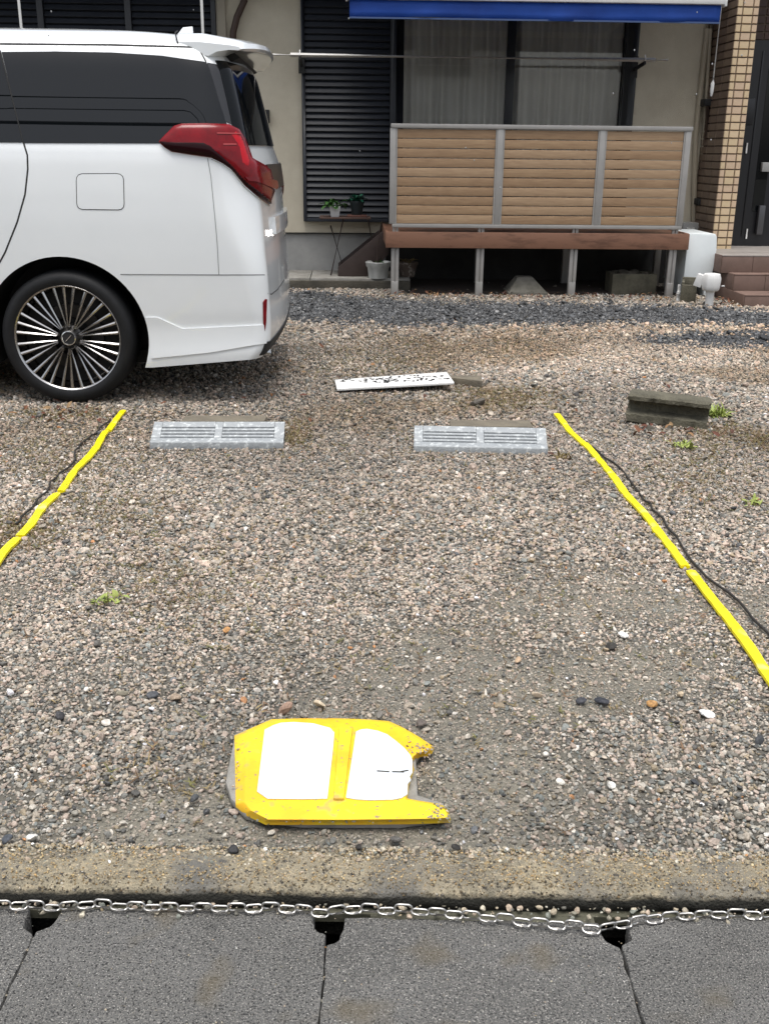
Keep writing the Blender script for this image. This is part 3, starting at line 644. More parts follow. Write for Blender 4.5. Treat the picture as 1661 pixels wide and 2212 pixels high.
def plant(o, z, nl, L, W, mat, parent, spread=1.1, tag_name='leaf'):
    st_ = MB()
    for k in range(nl):
        a_ = random.uniform(0, 6.283); e_ = random.uniform(.25, 1.2)
        d = Vector((math.cos(a_)*math.cos(e_)*spread, math.sin(a_)*math.cos(e_)*spread*.8, math.sin(e_)))
        b0 = o+Vector((random.uniform(-.015, .015), random.uniform(-.015, .015), z)); b1 = b0+d*L*random.uniform(.35, .7)
        st_.tube([b0, (b0+b1)/2+Vector((0, 0, .01)), b1], .0018, 5)
        m = MB(); leaf(m, b1, d+Vector((0, 0, -.2)), L*random.uniform(.6, 1.), W*random.uniform(.7, 1.1), random.uniform(.6, 1.6)); m.build(tag_name, mat, parent, smooth=True, angle=180)
    st_.build('stem', mat, parent, smooth=True)
plant(o, .08, 22, .11, .055, LEAFA, wp, 1.25)
dpt = thing('potted_plant', 'blue-green leafy plant in a round dark pot', 'potted plant', (atY(771, 462, TY).x, TY, ttz+.022))
o = ORG[dpt]
solo(MB().box((-.10, -.10, 0), (.10, .10, .017)), 'wooden_tray', M('tray_wood', (.12, .05, .035), .5), 'thin reddish wooden tray under the dark plant pot', 'tray', (0, 0, 0), bevel=.003)
tr = bpy.data.objects['wooden_tray']; tr.location = (o.x, o.y, ttz+.0045)
MB().lathe([(.05, 0), (.072, .115), (.076, .118), (.076, .135), (.068, .135), (.066, .12), (0, .12)], o, n=20).build('pot', POTDK, dpt, smooth=True)
plant(o, .12, 30, .075, .05, LEAFB, dpt, 1.2)
# white bucket with a sapling
bo = G(816, 606, .06); bo = Vector((bo.x, 10.62, AZ))
bk = thing('planter_bucket', 'stained white plastic bucket planted with a bare twig', 'planter', tuple(bo))
MB().lathe([(.095, 0), (.108, .10), (.122, .118), (.125, .14), (.13, .155), (.124, .16), (.115, .15), (.105, .115), (0, .11)], bo, n=28).build('bucket', BUCKET, bk, smooth=True)
MB().lathe([(.10, .12), (0, .125)], bo, n=20).build('soil', SOIL, bk)
m = MB(); m.tube([bo+Vector((-.02, 0, .11)), bo+Vector((-.005, .01, .3)), bo+Vector((.02, .0, .52))], [.006, .005, .003], 6).tube([bo+Vector((.0, .0, .11)), bo+Vector((.03, -.01, .22))], .004, 6); m.build('twig', RUST, bk, smooth=True)
plant(bo+Vector((.02, 0, 0)), .13, 8, .05, .02, LEAFA, bk)
# small clay pot behind the deck leg
co = Vector((hx(880, 596, 10.75), 10.75, AZ)); cp = thing('clay_pot', 'weathered dark clay pot in shade behind the left deck leg', 'pot', tuple(co))
MB().lathe([(.07, 0), (.10, .12), (.108, .12), (.108, .145), (.095, .145), (.09, .12), (0, .115)], co, n=20).build('pot', M('clay_dark', (.10, .075, .06), .8, col2=(.28, .25, .22), scale=14, lo=.55, hi=.6), cp, smooth=True)
m = MB()
for k in range(14):
    a_ = random.uniform(0, 6.28); m.tube([co+Vector((0, 0, .11)), co+Vector((.06*math.cos(a_), .06*math.sin(a_), .17)), co+Vector((.11*math.cos(a_), .11*math.sin(a_), .15+.04*random.random()))], .003, 4)
m.build('dead_stem', DRY, cp)
# ------------------------------------------------------------------ the white van
def z1(*p): return [(x/1.9314/1.0271, y/1.9314/1.0271) for x, y in p]
def z2(*p): return [(x/2.3729/1.0271, (380+y/2.3729)/1.0271) for x, y in p]
def z5(*p): return [((300+x/3.5675)/1.0271, (200+y/3.5675)/1.0271) for x, y in p]
VY = 6.42
van = thing('white_van', 'white minivan with tinted windows and red tail lights parked on gravel', 'van', (-2.6, VY, 0))
KEY = np.array([  # z, rear x, crown, half width, corner ry, corner rx, front x
 (.200, -.420, .05, .916, .08, .08, -5.15), (.225, -.385, .05, .924, .08, .08, -5.2), (.30, -.372, .05, .912, .08, .08, -5.28), (.42, -.366, .055, .908, .08, .09, -5.3),
 (.46, -.366, .055, .915, .08, .10, -5.3), (.68, -.375, .06, .924, .10, .13, -5.3), (.80, -.385, .065, .926, .12, .17, -5.28), (.95, -.392, .075, .924, .16, .24, -5.22),
 (1.10, -.400, .09, .915, .17, .30, -5.10), (1.24, -.412, .10, .901, .16, .28, -4.80), (1.30, -.440, .10, .890, .15, .25, -4.66), (1.50, -.485, .10, .838, .15, .24, -4.30),
 (1.70, -.535, .10, .782, .15, .24, -3.96), (1.77, -.585, .10, .755, .16, .24, -3.84), (1.82, -.640, .09, .715, .18, .24, -3.72), (1.86, -.72, .08, .64, .2, .24, -3.5),
 (1.89, -.90, .07, .50, .2, .24, -3.15), (1.905, -1.3, .05, .30, .1, .2, -2.7)])
zz = np.concatenate([np.linspace(.2, 1.3, 62), np.linspace(1.31, 1.905, 44)])
TAB = np.stack([np.interp(zz, KEY[:, 0], KEY[:, k]) for k in range(7)], 1)
for _ in range(5):
    T2 = TAB.copy(); T2[1:-1, 1:] = (TAB[:-2, 1:]+2*TAB[1:-1, 1:]+TAB[2:, 1:])/4; TAB = T2
NC, NA, NSD, NF = 10, 14, 64, 12
def half(row):
    z, xr, cr, hw, ry, rx, xf = row; pts = []
    yc = hw-ry
    for i in range(NC): y = yc*i/NC; pts.append((xr-cr*(y/hw)**2, y))
    x0 = xr-cr*(yc/hw)**2
    for i in range(NA): a = math.pi/2*i/NA; pts.append((x0-rx+rx*math.cos(a), yc+ry*math.sin(a)))
    fx, fy = .45, .30; xa = x0-rx; xb = xf+.14+fx
    for i in range(NSD): pts.append((xa+(xb-xa)*i/NSD, hw))
    for i in range(NF): a = math.pi/2*i/NF; pts.append((xb-fx*math.sin(a), hw-fy+fy*math.cos(a)))
    for i in range(8): y = (hw-fy)*(1-i/8); pts.append((xf+.14*(y/hw)**2, y))
    return pts
def lift(x, z):
    t = min(1, max(0, (.55-z)/.3)); return max(0, x+1.05)*.085*t
RINGS = []
for row in TAB:
    h_ = half(row); ring = [(x, VY-y) for x, y in h_]+[(row[6], VY)]+[(x, VY+y) for x, y in reversed(h_[1:])]
    RINGS.append([Vector((x, y, row[0]+lift(x, row[0]))) for x, y in ring])
n = len(RINGS[0]); mb = MB(); mb.v = [p for r_ in RINGS for p in r_]
for j in range(len(RINGS)-1): mb.f += [(j*n+k, j*n+(k+1) % n, (j+1)*n+(k+1) % n, (j+1)*n+k) for k in range(n)]
mb.f += [tuple(range(n-1, -1, -1)), tuple((len(RINGS)-1)*n+k for k in range(n))]; mb.mi = [0]*len(mb.f)
body = mb.build('body', [WHITE, DARKPL], van)
HX, HZ, FXW = -1.478, .352, -4.478
cuts = []
for x in (HX, FXW):
    for s_ in (-1, 1):
        c = MB().lathe([(.424, -.36), (.424, .36)], (x, VY+s_*.93, HZ), 'Y', 72, 0).build('arch_cutter', DARKPL)
        md = body.modifiers.new('arch', 'BOOLEAN'); md.object = c; md.operation = 'DIFFERENCE'; md.solver = 'EXACT'; md.material_mode = 'TRANSFER'; cuts.append(c)
dg = bpy.context.evaluated_depsgraph_get(); me = bpy.data.meshes.new_from_object(body.evaluated_get(dg))
body.modifiers.clear(); body.data = me
for c in cuts: bpy.data.objects.remove(c)
for p in me.polygons: p.use_smooth = True
me.set_sharp_from_angle(angle=R(32))
VB = BVHTree.FromPolygons([v.co+ORG[van] for v in me.vertices], [tuple(p.vertices) for p in me.polygons])
def hit(u, v):
    d_ = ray(u, v).normalized(); p, nn, i, ds = VB.ray_cast(CO, d_)
    if p is None or p.y > VY+.3: p, nn, i, ds = VB.find_nearest(CO+d_*(6.35/d_.y))
    return p, nn
def patch(poly, name, mat, parent=van, off=.003, depth=.012, step=7, mirror=True, smooth=True, dome=0, label=None):
    bm = bmesh.new(); f = bm.faces.new([bm.verts.new((u, v, 0)) for u, v in poly])
    us = [p[0] for p in poly]; vs_ = [p[1] for p in poly]
    for ax, lo, hi in ((0, min(us), max(us)), (1, min(vs_), max(vs_))):
        c = lo+step
        while c < hi:
            bmesh.ops.bisect_plane(bm, geom=bm.verts[:]+bm.edges[:]+bm.faces[:], plane_co=(c, 0, 0) if ax == 0 else (0, c, 0), plane_no=(1, 0, 0) if ax == 0 else (0, 1, 0)); c += step
    bmesh.ops.triangulate(bm, faces=[f for f in bm.faces if len(f.verts) > 4])
    UV = {v: (v.co.x, v.co.y) for v in bm.verts}; bnd = {v for e in bm.edges if len(e.link_faces) == 1 for v in e.verts}
    low = {}; 
    for v in bm.verts:
        p, nn = hit(v.co.x, v.co.y); low[v] = p-nn*depth
        dd = 0
        if dome:
            x_, y_ = UV[v]; dd = 1e9
            for (ax_, ay_), (bx_, by_) in zip(poly, poly[1:]+poly[:1]):
                ll = (bx_-ax_)**2+(by_-ay_)**2; tt_ = max(0, min(1, ((x_-ax_)*(bx_-ax_)+(y_-ay_)*(by_-ay_))/ll)); dd = min(dd, math.hypot(x_-ax_-tt_*(bx_-ax_), y_-ay_-tt_*(by_-ay_)))
        v.co = p+nn*(off+dome*(1-math.exp(-dd/7)))
    for e in [e for e in bm.edges if len(e.link_faces) == 1]:
        a, b = e.verts
        for v in (a, b):
            if isinstance(low[v], Vector): low[v] = bm.verts.new(low[v])
        bm.faces.new((a, b, low[b], low[a]))
    bm.verts.index_update()
    m = MB(); m.add([v.co.copy() for v in bm.verts], [tuple(v.index for v in f.verts) for f in bm.faces]); bm.free()
    outs = [m.build(name, mat, parent, smooth=smooth, angle=40, label=label)]
    if mirror:
        m2 = MB(); m2.add([Vector((v.x, 2*VY-v.y, v.z)) for v in m.v], [tuple(reversed(f)) for f in m.f]); outs.append(m2.build(name, mat, parent, smooth=smooth, angle=40))
    return outs
def seam(pts, name, mat, wd, parent=van, off=.0012, step=8, closed=False, mirror=False):
    P = []; pts = list(pts)+([pts[0]] if closed else [])
    for (u0, v0), (u1, v1) in zip(pts[:-1], pts[1:]):
        k = max(1, int(math.hypot(u1-u0, v1-v0)/step)); P += [(u0+(u1-u0)*i/k, v0+(v1-v0)*i/k) for i in range(k)]
    P.append(pts[-1]); H = [hit(*p) for p in P]; m = MB()
    for i, (p, nn) in enumerate(H):
        t = (H[min(i+1, len(H)-1)][0]-H[max(i-1, 0)][0]).normalized(); s_ = t.cross(nn).normalized()*wd*.5
        m.v += [p+nn*off-s_, p+nn*(off+.0008), p+nn*off+s_, p-nn*.006+s_, p-nn*.006-s_]
    for i in range(len(H)-1):
        for k in range(5): m.f.append((i*5+k, i*5+(k+1) % 5, i*5+5+(k+1) % 5, i*5+5+k))
    m.mi = [0]*len(m.f); return m.build(name, mat, parent, smooth=True, angle=50)
def ringpatch(name, mat, z0, z1, k0, k1, off, parent=van):      # a band of the body's own loft, both halves round the tail
    js = [j for j in range(len(RINGS)) if z0 <= zz[j] <= z1]; ks = list(range(-k1, -k0+1))+list(range(k0, k1+1)) if k0 else list(range(-k1, k1+1))
    m = MB(); w_ = len(ks)
    for inner in (0, 1):
        for j in js:
            for k in ks:
                a, b = RINGS[j][(k-1) % n], RINGS[j][(k+1) % n]; t = (b-a).normalized(); u_ = RINGS[min(j+1, len(RINGS)-1)][k % n]-RINGS[j-1][k % n]
                nn = t.cross(u_).normalized()
                if nn.x < 0 and abs(k) < NC+NA//2: nn = -nn
                if (RINGS[j][k % n]+nn*.1-Vector((-2, VY, RINGS[j][0].z))).length < (RINGS[j][k % n]-Vector((-2, VY, RINGS[j][0].z))).length: nn = -nn
                m.v.append(RINGS[j][k % n]+nn*(off if not inner else -.01))
    N = len(js)*w_
    for a in range(len(js)-1):
        for b in range(w_-1):
            q_ = (a*w_+b, a*w_+b+1, (a+1)*w_+b+1, (a+1)*w_+b); m.f += [q_, tuple(N+i for i in reversed(q_))]
    for a in range(len(js)-1):
        for b in (0, w_-1): m.f.append((a*w_+b, (a+1)*w_+b, N+(a+1)*w_+b, N+a*w_+b))
    for b in range(w_-1):
        for a in (0, len(js)-1): m.f.append((a*w_+b, a*w_+b+1, N+a*w_+b+1, N+a*w_+b))
    m.mi = [0]*len(m.f); return m.build(name, mat, parent, smooth=True, angle=40)
# glass
patch([(5, 113), (120, 112), (242, 114), (350, 121), (441, 134), (450, 140), (488, 264), (500, 290), (440, 300), (360, 310), (53, 309)], 'quarter_window', GLASSBLK, off=.004)
patch([(-560, 122), (-300, 113), (1, 113), (50, 308), (-420, 306), (-600, 300)], 'door_window', GLASSBLK, off=.004, step=14)
patch([(448, 136), (484, 143), (514, 268), (508, 272), (487, 263)], 'pillar_trim', GLOSSBLK, off=.004)
patch([(-660, 190), (-585, 125), (-620, 300), (-790, 300)], 'door_window', GLASSBLK, off=.004, step=14)
ringpatch('rear_window', REARGL, 1.315, 1.735, 0, NC+6, .006)
ringpatch('garnish', SMOKECH, 1.10, 1.235, 0, NC-3, .012)
ringpatch('plate_garnish', WHITE, .86, .97, 0, NC-3, .020)
ringpatch('diffuser', DARKPL, .205, .30, 0, NC+NA-6, .006)
wk = [k for k in range(NC+NA+NSD+3, n-(NC+NA+NSD+2))]
m = MB()
js = [j for j in range(len(RINGS)) if 1.20 <= zz[j] <= 1.78]
for j in js: m.v += [RINGS[j][k]+Vector((-.006, 0, .004)) for k in wk]
for a in range(len(js)-1): m.f += [(a*len(wk)+b, a*len(wk)+b+1, (a+1)*len(wk)+b+1, (a+1)*len(wk)+b) for b in range(len(wk)-1)]
m.mi = [0]*len(m.f); m.build('windscreen', GLASSBLK, van, smooth=True)
# panel gaps
seam([(-2, 106), (2, 112), (52, 309), (60, 335), (61, 365), (55, 420), (38, 480), (12, 545), (-4, 575)], 'panel_gap', SEAM, .008)
seam(z1((828, 150), (845, 195), (880, 258), (968, 525)), 'panel_gap', SEAM, .007)
seam(z5((575, 540), (600, 680), (630, 980), (650, 1200), (664, 1458)), 'panel_gap', SEAML, .0035)
seam(z2((636, 543), (1150, 545), (1412, 545)), 'panel_gap', SEAML, .005)
seam([(-300, 88), (0, 95), (240, 97), (489, 104)], 'roof_moulding', SEAM, .012)
seam(z5((1050, 1610), (1080, 1615), (1130, 1575), (1180, 1500)), 'panel_gap', SEAM, .005)
fd = [(329, 775), (331, 760), (338, 750), (352, 745), (500, 744), (516, 747), (527, 756), (531, 770), (533, 874), (530, 888), (522, 896), (508, 899), (356, 897), (342, 893), (334, 884), (331, 870)]
patch(z1(*fd), 'fuel_flap', WHITE, off=.0015, mirror=False); seam(z1(*fd), 'flap_gap', SEAM, .0045, closed=True, step=4)
# lower bumper lip, reflector, exhaust
patch(z2((768, 768), (832, 768), (962, 828), (1180, 818), (1388, 808), (1405, 850), (1400, 905), (1100, 955), (800, 985), (792, 900), (780, 830)), 'bumper_lip', WHITE, off=.007, depth=.004, mirror=True)
patch(z2((1384, 690), (1396, 672), (1402, 674), (1398, 800), (1392, 842), (1386, 800)), 'reflector', LAMPRED, off=.008, step=4)
# tail lights: red lens, bright band, smoked lower wedge, trim below
LENS = z5((190, 410), (215, 380), (310, 285), (370, 267), (560, 264), (740, 272), (820, 312), (870, 390), (900, 470), (925, 540), (1000, 580), (1068, 625), (1088, 700), (1100, 800), (1062, 905), (960, 835), (860, 750), (760, 630), (680, 575), (600, 535), (430, 510), (290, 488), (235, 455))
lens = patch(LENS, 'tail_light', LAMPRED, off=.006, depth=.01, step=4, dome=.019)
DKW = z5((200, 412), (290, 395), (470, 390), (560, 395), (610, 425), (680, 500), (760, 590), (840, 690), (900, 742), (960, 792), (1062, 878), (1062, 903), (960, 833), (860, 748), (760, 628), (680, 573), (600, 533), (430, 508), (292, 486), (237, 453))
patch(DKW, 'lamp_wedge', LAMPDK, parent=lens[0], off=.014, depth=-.004, dome=.0145, step=5, mirror=False)
patch(z5((690, 330), (800, 320), (850, 400), (905, 560), (920, 640), (850, 640), (800, 590), (780, 470)), 'lamp_band', LAMPBRI, parent=lens[0], off=.014, depth=-.004, dome=.0145, step=5, mirror=False)
for pl in (((640, 348), (810, 352), (812, 362), (642, 358)), ((690, 434), (785, 436), (786, 446), (692, 446))): patch(z5(*pl), 'lamp_rib', M('lamp_rib', (.35, .05, .05), .2) if 'lamp_rib' not in bpy.data.materials else bpy.data.materials['lamp_rib'], parent=lens[0], off=.0275, depth=-.017, mirror=False)
patch(z5((850, 690), (930, 690), (1085, 720), (1095, 770), (1080, 790), (930, 730), (870, 720)), 'lamp_strip', LAMPRED, parent=lens[0], off=.030, depth=-.018, step=5, mirror=False)
seam(z5((600, 540), (690, 582), (770, 640), (865, 762), (960, 845), (1058, 915)), 'lamp_trim', CHROME, .006, off=.006)
# badge letters on the tailgate: small chrome strokes
m = MB()
for k, (u, v) in enumerate(z5((1040, 1135), (1056, 1140), (1074, 1132), (1088, 1135))):
    p, nn = hit(u, v); m.bar(p+nn*.002+Vector((0, 0, -.014)), p+nn*.006+Vector((0, .03, .014)), .006, .006); m.bar(p+nn*.002+Vector((0, .05, -.014)), p+nn*.006+Vector((0, .03, .014)), .006, .006)
bd = m.build('badge', CHROME, van); bd['kind'] = 'stuff'
# spoiler and roof fin
m = MB(); ys = np.linspace(-.745, .745, 41)
for y in ys:
    t = abs(y)/.745; zt_ = 1.892-.038*t**2.2; tx_ = -.430-.105*t**2.2; te = max(0, (abs(y)-.62)/.125)**2
    sec = [(-.86, zt_-.004), (-.74, zt_-.004), (tx_-.06, zt_-.036), (tx_-.012, zt_-.052), (tx_, zt_-.075), (tx_-.012, zt_-.088), (tx_-.06, zt_-.084), (tx_-.12, zt_-.10), (-.70, zt_-.165+.02*t), (-.86, zt_-.12)]
    mid = zt_-.075; sec = [(x, z+(mid-z)*te*.55) for x, z in sec]
    m.v += [Vector((x, VY+y*(.955+.045*min(1, max(0, (x+.86)/.3))), z)) for x, z in sec]
q = 10
for i in range(len(ys)-1): m.f += [(i*q+k, i*q+(k+1) % q, i*q+q+(k+1) % q, i*q+q+k) for k in range(q)]
m.f += [tuple(range(q)), tuple((len(ys)-1)*q+k for k in range(q-1, -1, -1))]; m.mi = [0]*len(m.f)
m.build('spoiler', WHITE, van, smooth=True, angle=38)
for s_ in (-1, 1): MB().tube([(-.868, VY+s_*.60, 1.872), (-.866, VY+s_*.69, 1.855), (-.858, VY+s_*.714, 1.83), (-.84, VY+s_*.722, 1.76)], .0035, 6).build('spoiler_gap', SEAM, van)
MB().prism([(-.72, VY-.55, 1.74), (-.60, VY-.55, 1.735), (-.56, VY-.55, 1.755), (-.60, VY-.55, 1.79), (-.72, VY-.55, 1.80)], (0, 1.1, 0)).build('spoiler_underside', DARKPL, van)
f0, f1, f2, f3 = [atY(u, v, VY) for u, v in ((368, 79), (396, 59), (417, 57), (419, 79))]
m = MB(); zb_ = f0.z-.06
for s_ in (-1, 1): m.v += [Vector((f0.x-.02, VY+s_*.022, zb_)), Vector((f1.x, VY+s_*.007, f1.z)), Vector((f2.x, VY+s_*.006, f2.z)), Vector((f3.x, VY+s_*.026, zb_))]
m.f = [(0,1,2,3),(7,6,5,4),(0,4,5,1),(1,5,6,2),(2,6,7,3),(3,7,4,0)]; m.mi = [0]*6
m.build('roof_fin', WHITE, van, bevel=.006)
p = Vector((hit(*z2((1360, 905))[0])[0])); MB().lathe([(.030, -.10), (.033, .06), (.028, .06), (.026, -.05)], (0, 0, 0), n=18).build('tmp', CHROME)
t_ = bpy.data.objects['tmp']; t_.name = 'exhaust_tip'; t_.parent = van; t_.location = Vector((-.50, 5.85, .225))-ORG[van]; t_.rotation_euler = (0, R(90), 0); t_.scale = (.7, 1.4, 1)
for pp in t_.data.polygons: pp.use_smooth = True
MB().box((-4.9, VY-.62, .17), (-.62, VY+.62, .24)).build('underbody', DARKPL, van)
# wheels
hubv = Vector((HX, 5.508, HZ))
rim = MB().lathe([(.277, .006), (.279, .0), (.276, -.003), (.270, .0), (.264, .012), (.259, .05), (.252, .12), (.25, .20), (.262, .21), (.274, .20)], hubv, 'Y', 72, close=True).build('wheel', GUNM, van, smooth=True, angle=60)
me = rim.data
for v in me.vertices: v.co += ORG[van]-hubv
rim.location = hubv-ORG[van]; ORG[rim] = hubv
MB().lathe([(.262, .03), (.272, .004), (.283, -.004), (.305, -.008), (.325, -.004), (.342, .012), (.350, .036), (.352, .06), (.352, .19), (.342, .218), (.30, .232), (.262, .22)], hubv, 'Y', 80, close=True).build('tyre', RUBBER, rim, smooth=True, angle=60)
MB().lathe([(0, .11), (.25, .11), (.25, .125), (0, .125)], hubv, 'Y', 40).build('brake_disc', DARKPL, rim)
MB().lathe([(.105, .085), (.17, .08), (.172, .105), (.10, .105)], hubv, 'Y', 40, close=True).build('rotor', M('rotor_steel', (.035, .032, .03), .5, .3), rim, smooth=True)
MB().lathe([(0, .018), (.034, .018), (.040, .024), (.048, .040), (.064, .055), (.070, .09), (0, .09)], hubv, 'Y', 30).build('hub', HUBM, rim, smooth=True)
MB().lathe([(.036, .016), (.038, .012), (.034, .011), (.031, .015)], hubv, 'Y', 30, close=True).build('cap_ring', CHROME, rim, smooth=True)
MB().lathe([(0, .0145), (.031, .0145), (.031, .02), (0, .02)], hubv, 'Y', 30).build('hub_cap', DARKPL, rim)
MB().bar(hubv+Vector((-.016, .0135, -.016)), hubv+Vector((.016, .0135, .016)), .004, .003).build('cap_emblem', CHROME, rim)
for k in range(5):
    a = R(90+72*k); c = hubv+Vector((.056*math.cos(a), 0, .056*math.sin(a)))
    MB().lathe([(0, .022), (.008, .024), (.010, .05), (0, .05)], c, 'Y', 6).build('lug_nut', SMOKECH, rim)
sms = []
for o_ in (-1, 0, 1):
    ai, ao = R(6.0*o_), R(11.2*o_); ri, ro = .060, .2665; m = MB()
    pi_, po = Vector((ri*math.cos(ai), 0, ri*math.sin(ai))), Vector((ro*math.cos(ao), 0, ro*math.sin(ao))); t = (po-pi_).normalized(); s_ = Vector((-t.z, 0, t.x))
    for s0 in range(6):
        f_ = s0/5; c = pi_.lerp(po, f_); wd = .0038+.0038*f_; dep = .020-.016*f_**1.5+.010*math.sin(f_*3.1)*-.6
        m.v += [c+s_*wd+Vector((0, dep+.002, 0)), c+s_*wd*.1+Vector((0, dep-.003, 0)), c-s_*wd+Vector((0, dep+.002, 0)), c-s_*wd*.8+Vector((0, dep+.03, 0)), c+s_*wd*.8+Vector((0, dep+.03, 0))]
    for i in range(5): m.f += [(i*5+k, i*5+(k+1) % 5, i*5+5+(k+1) % 5, i*5+5+k) for k in range(5)]
    m.f += [(4, 3, 2, 1, 0), tuple(25+k for k in range(5))]; m.mi = [0]*len(m.f)
    me = bpy.data.meshes.new('spoke'); me.from_pydata([tuple(v) for v in m.v], [], m.f); me.materials.append(GUNM)
    bm = bmesh.new(); bm.from_mesh(me); bmesh.ops.recalc_face_normals(bm, faces=bm.faces); bm.to_mesh(me); bm.free(); sms.append(me)
for g in range(10):
    for me in sms: place('spoke', me, rim, (0, 0, 0), (0, -R(36*g+90), 0))
for (x, y, rz) in ((FXW, 5.508, 0), (HX, 2*VY-5.508, math.pi), (FXW, 2*VY-5.508, math.pi)):
    c = rim.copy(); COL.objects.link(c); c.location = Vector((x, y, HZ))-ORG[van]; c.rotation_euler = (0, 0, rz)
    for chd in list(rim.children):
        e = chd.copy(); COL.objects.link(e); e.parent = c
# the far house over the road and the overhead cables that the glass reflects
nb = thing('house', 'grey house across the road mirrored in the window glass', 'house', (-1, -10, 0))
NW = M('neighbour_wall', (.42, .41, .38), .9)
m = MB().box((-9, -18, -.2), (5, -10, 5.2)); m.build('wall', NW, nb)
MB().prism([(-9.5, -9.4, 5.1), (-9.5, -14, 7.0), (-9.5, -18.6, 5.1)], (15, 0, 0)).build('roof', bpy.data.materials['roof_tile'], nb)
for x in (-7, -4, -1, 2):
    for z_ in (1.0, 3.4): MB().box((x, -9.995, z_), (x+1.6, -9.96, z_+1.2)).build('window', GLASSBLK, nb)
MB().box((-9.2, -9.9, 2.6), (3, -8.6, 2.72)).build('balcony', NW, nb)
for k, (z_, y_) in enumerate(((7.05, -3.2), (7.45, -3.3), (7.75, -3.0))):
    P = [Vector((x, y_, z_-.5*(1-((x+3)/14)**2))) for x in np.linspace(-17, 11, 40)]
    solo(MB().tube(P, .024-.005*k, 6), 'cable', RUBBER, ('lowest thick', 'middle', 'topmost thin')[k]+' overhead cable over the road mirrored in the van window', 'cable', tuple(P[0]), 'overhead cables mirrored in the van window', smooth=True)
# ------------------------------------------------------------------ things on the gravel
def z8(*p): return [((400+x/2.3729)/1.0271, (1530+y/2.3729)/1.0271) for x, y in p]
pc = G(700, 1680); pad = thing('broken_sign', 'yellow framed sign base with two blank white panels and a broken right end', 'sign', tuple(pc))
base = z8((290, 262), (240, 520), (268, 610), (345, 690), (470, 714), (640, 732), (1150, 735), (1320, 714), (1420, 688), (1405, 640), (1250, 590), (1240, 400), (1290, 330), (1080, 200), (480, 200))
MB().prism([G(u, v, -.006) for u, v in base], (0, 0, .018)).build('concrete_bed', CONC, pad, bevel=.006)
outer = [(285, 240), (480, 155), (640, 150), (820, 150), (980, 155), (1100, 165), (1160, 192), (1215, 222), (1262, 250), (1335, 300), (1326, 322), (1300, 338), (1262, 341), (1238, 358), (1222, 378), (1232, 420), (1205, 500), (1196, 572), (1262, 585), (1310, 592), (1372, 602), (1398, 618), (1415, 645), (1424, 685), (1330, 690), (1200, 694), (880, 697), (450, 697), (350, 650), (292, 604)]
inn = [(352, 236), (505, 166), (640, 160), (820, 160), (980, 165), (1088, 176), (1145, 203), (1200, 232), (1245, 262), (1306, 306), (1300, 318), (1280, 328), (1250, 333), (1228, 350), (1213, 375), (1222, 420), (1196, 496), (1186, 578), (1258, 592), (1308, 600), (1364, 611), (1388, 626), (1402, 646), (1404, 674), (1330, 679), (1200, 682), (880, 685), (462, 684), (372, 636), (338, 590)]
m = MB(); N = len(outer); po = [G(*z8(p)[0], .013) for p in outer]; pi_ = [G(*z8(p)[0], .028) for p in inn]
pb_ = [Vector((p.x, p.y, .006)) for p in po]
m.v = po+pi_+pb_; m.f = [(i, (i+1) % N, N+(i+1) % N, N+i) for i in range(N)]+[(2*N+i, 2*N+(i+1) % N, (i+1) % N, i) for i in range(N)]+[tuple(range(N, 2*N))]; m.mi = [0]*len(m.f)
m.build('frame', YPAINT, pad, bevel=.0025)
for pl in ([(445, 215), (490, 192), (530, 179), (600, 175), (700, 182), (790, 206), (812, 232), (803, 330), (775, 578), (640, 580), (460, 578), (405, 540)],
           [(925, 225), (950, 214), (985, 211), (1040, 221), (1090, 240), (1140, 278), (1180, 312), (1212, 350), (1222, 375), (1222, 440), (1208, 462), (1215, 480), (1198, 500), (1196, 555), (1165, 574), (1120, 583), (1000, 586), (930, 582), (872, 573)]):
    pan = MB().prism([G(*q_, .0285) for q_ in z8(*pl)], (0, 0, .003)).build('panel', PANELW if pl[0][0] > 600 else M('pad_panel_bluish', (.66, .73, .77), .4, col2=(.58, .67, .73), scale=4), pad, bevel=.0015)
MB().prism([G(*q_, .0285) for q_ in z8((838, 205), (908, 205), (862, 584), (806, 584))], (0, 0, .007)).build('divider', YPAINT, pad, bevel=.004)
m = MB()
for a, b in (((1035, 428), (1100, 432)), ((1115, 432), (1178, 434)), ((1160, 432), (1200, 425))):
    p, q_ = G(*z8(a)[0], .0325), G(*z8(b)[0], .0325); m.bar(p, q_, .0018, .0025)
m.build('crack', CONCDARK, pan)

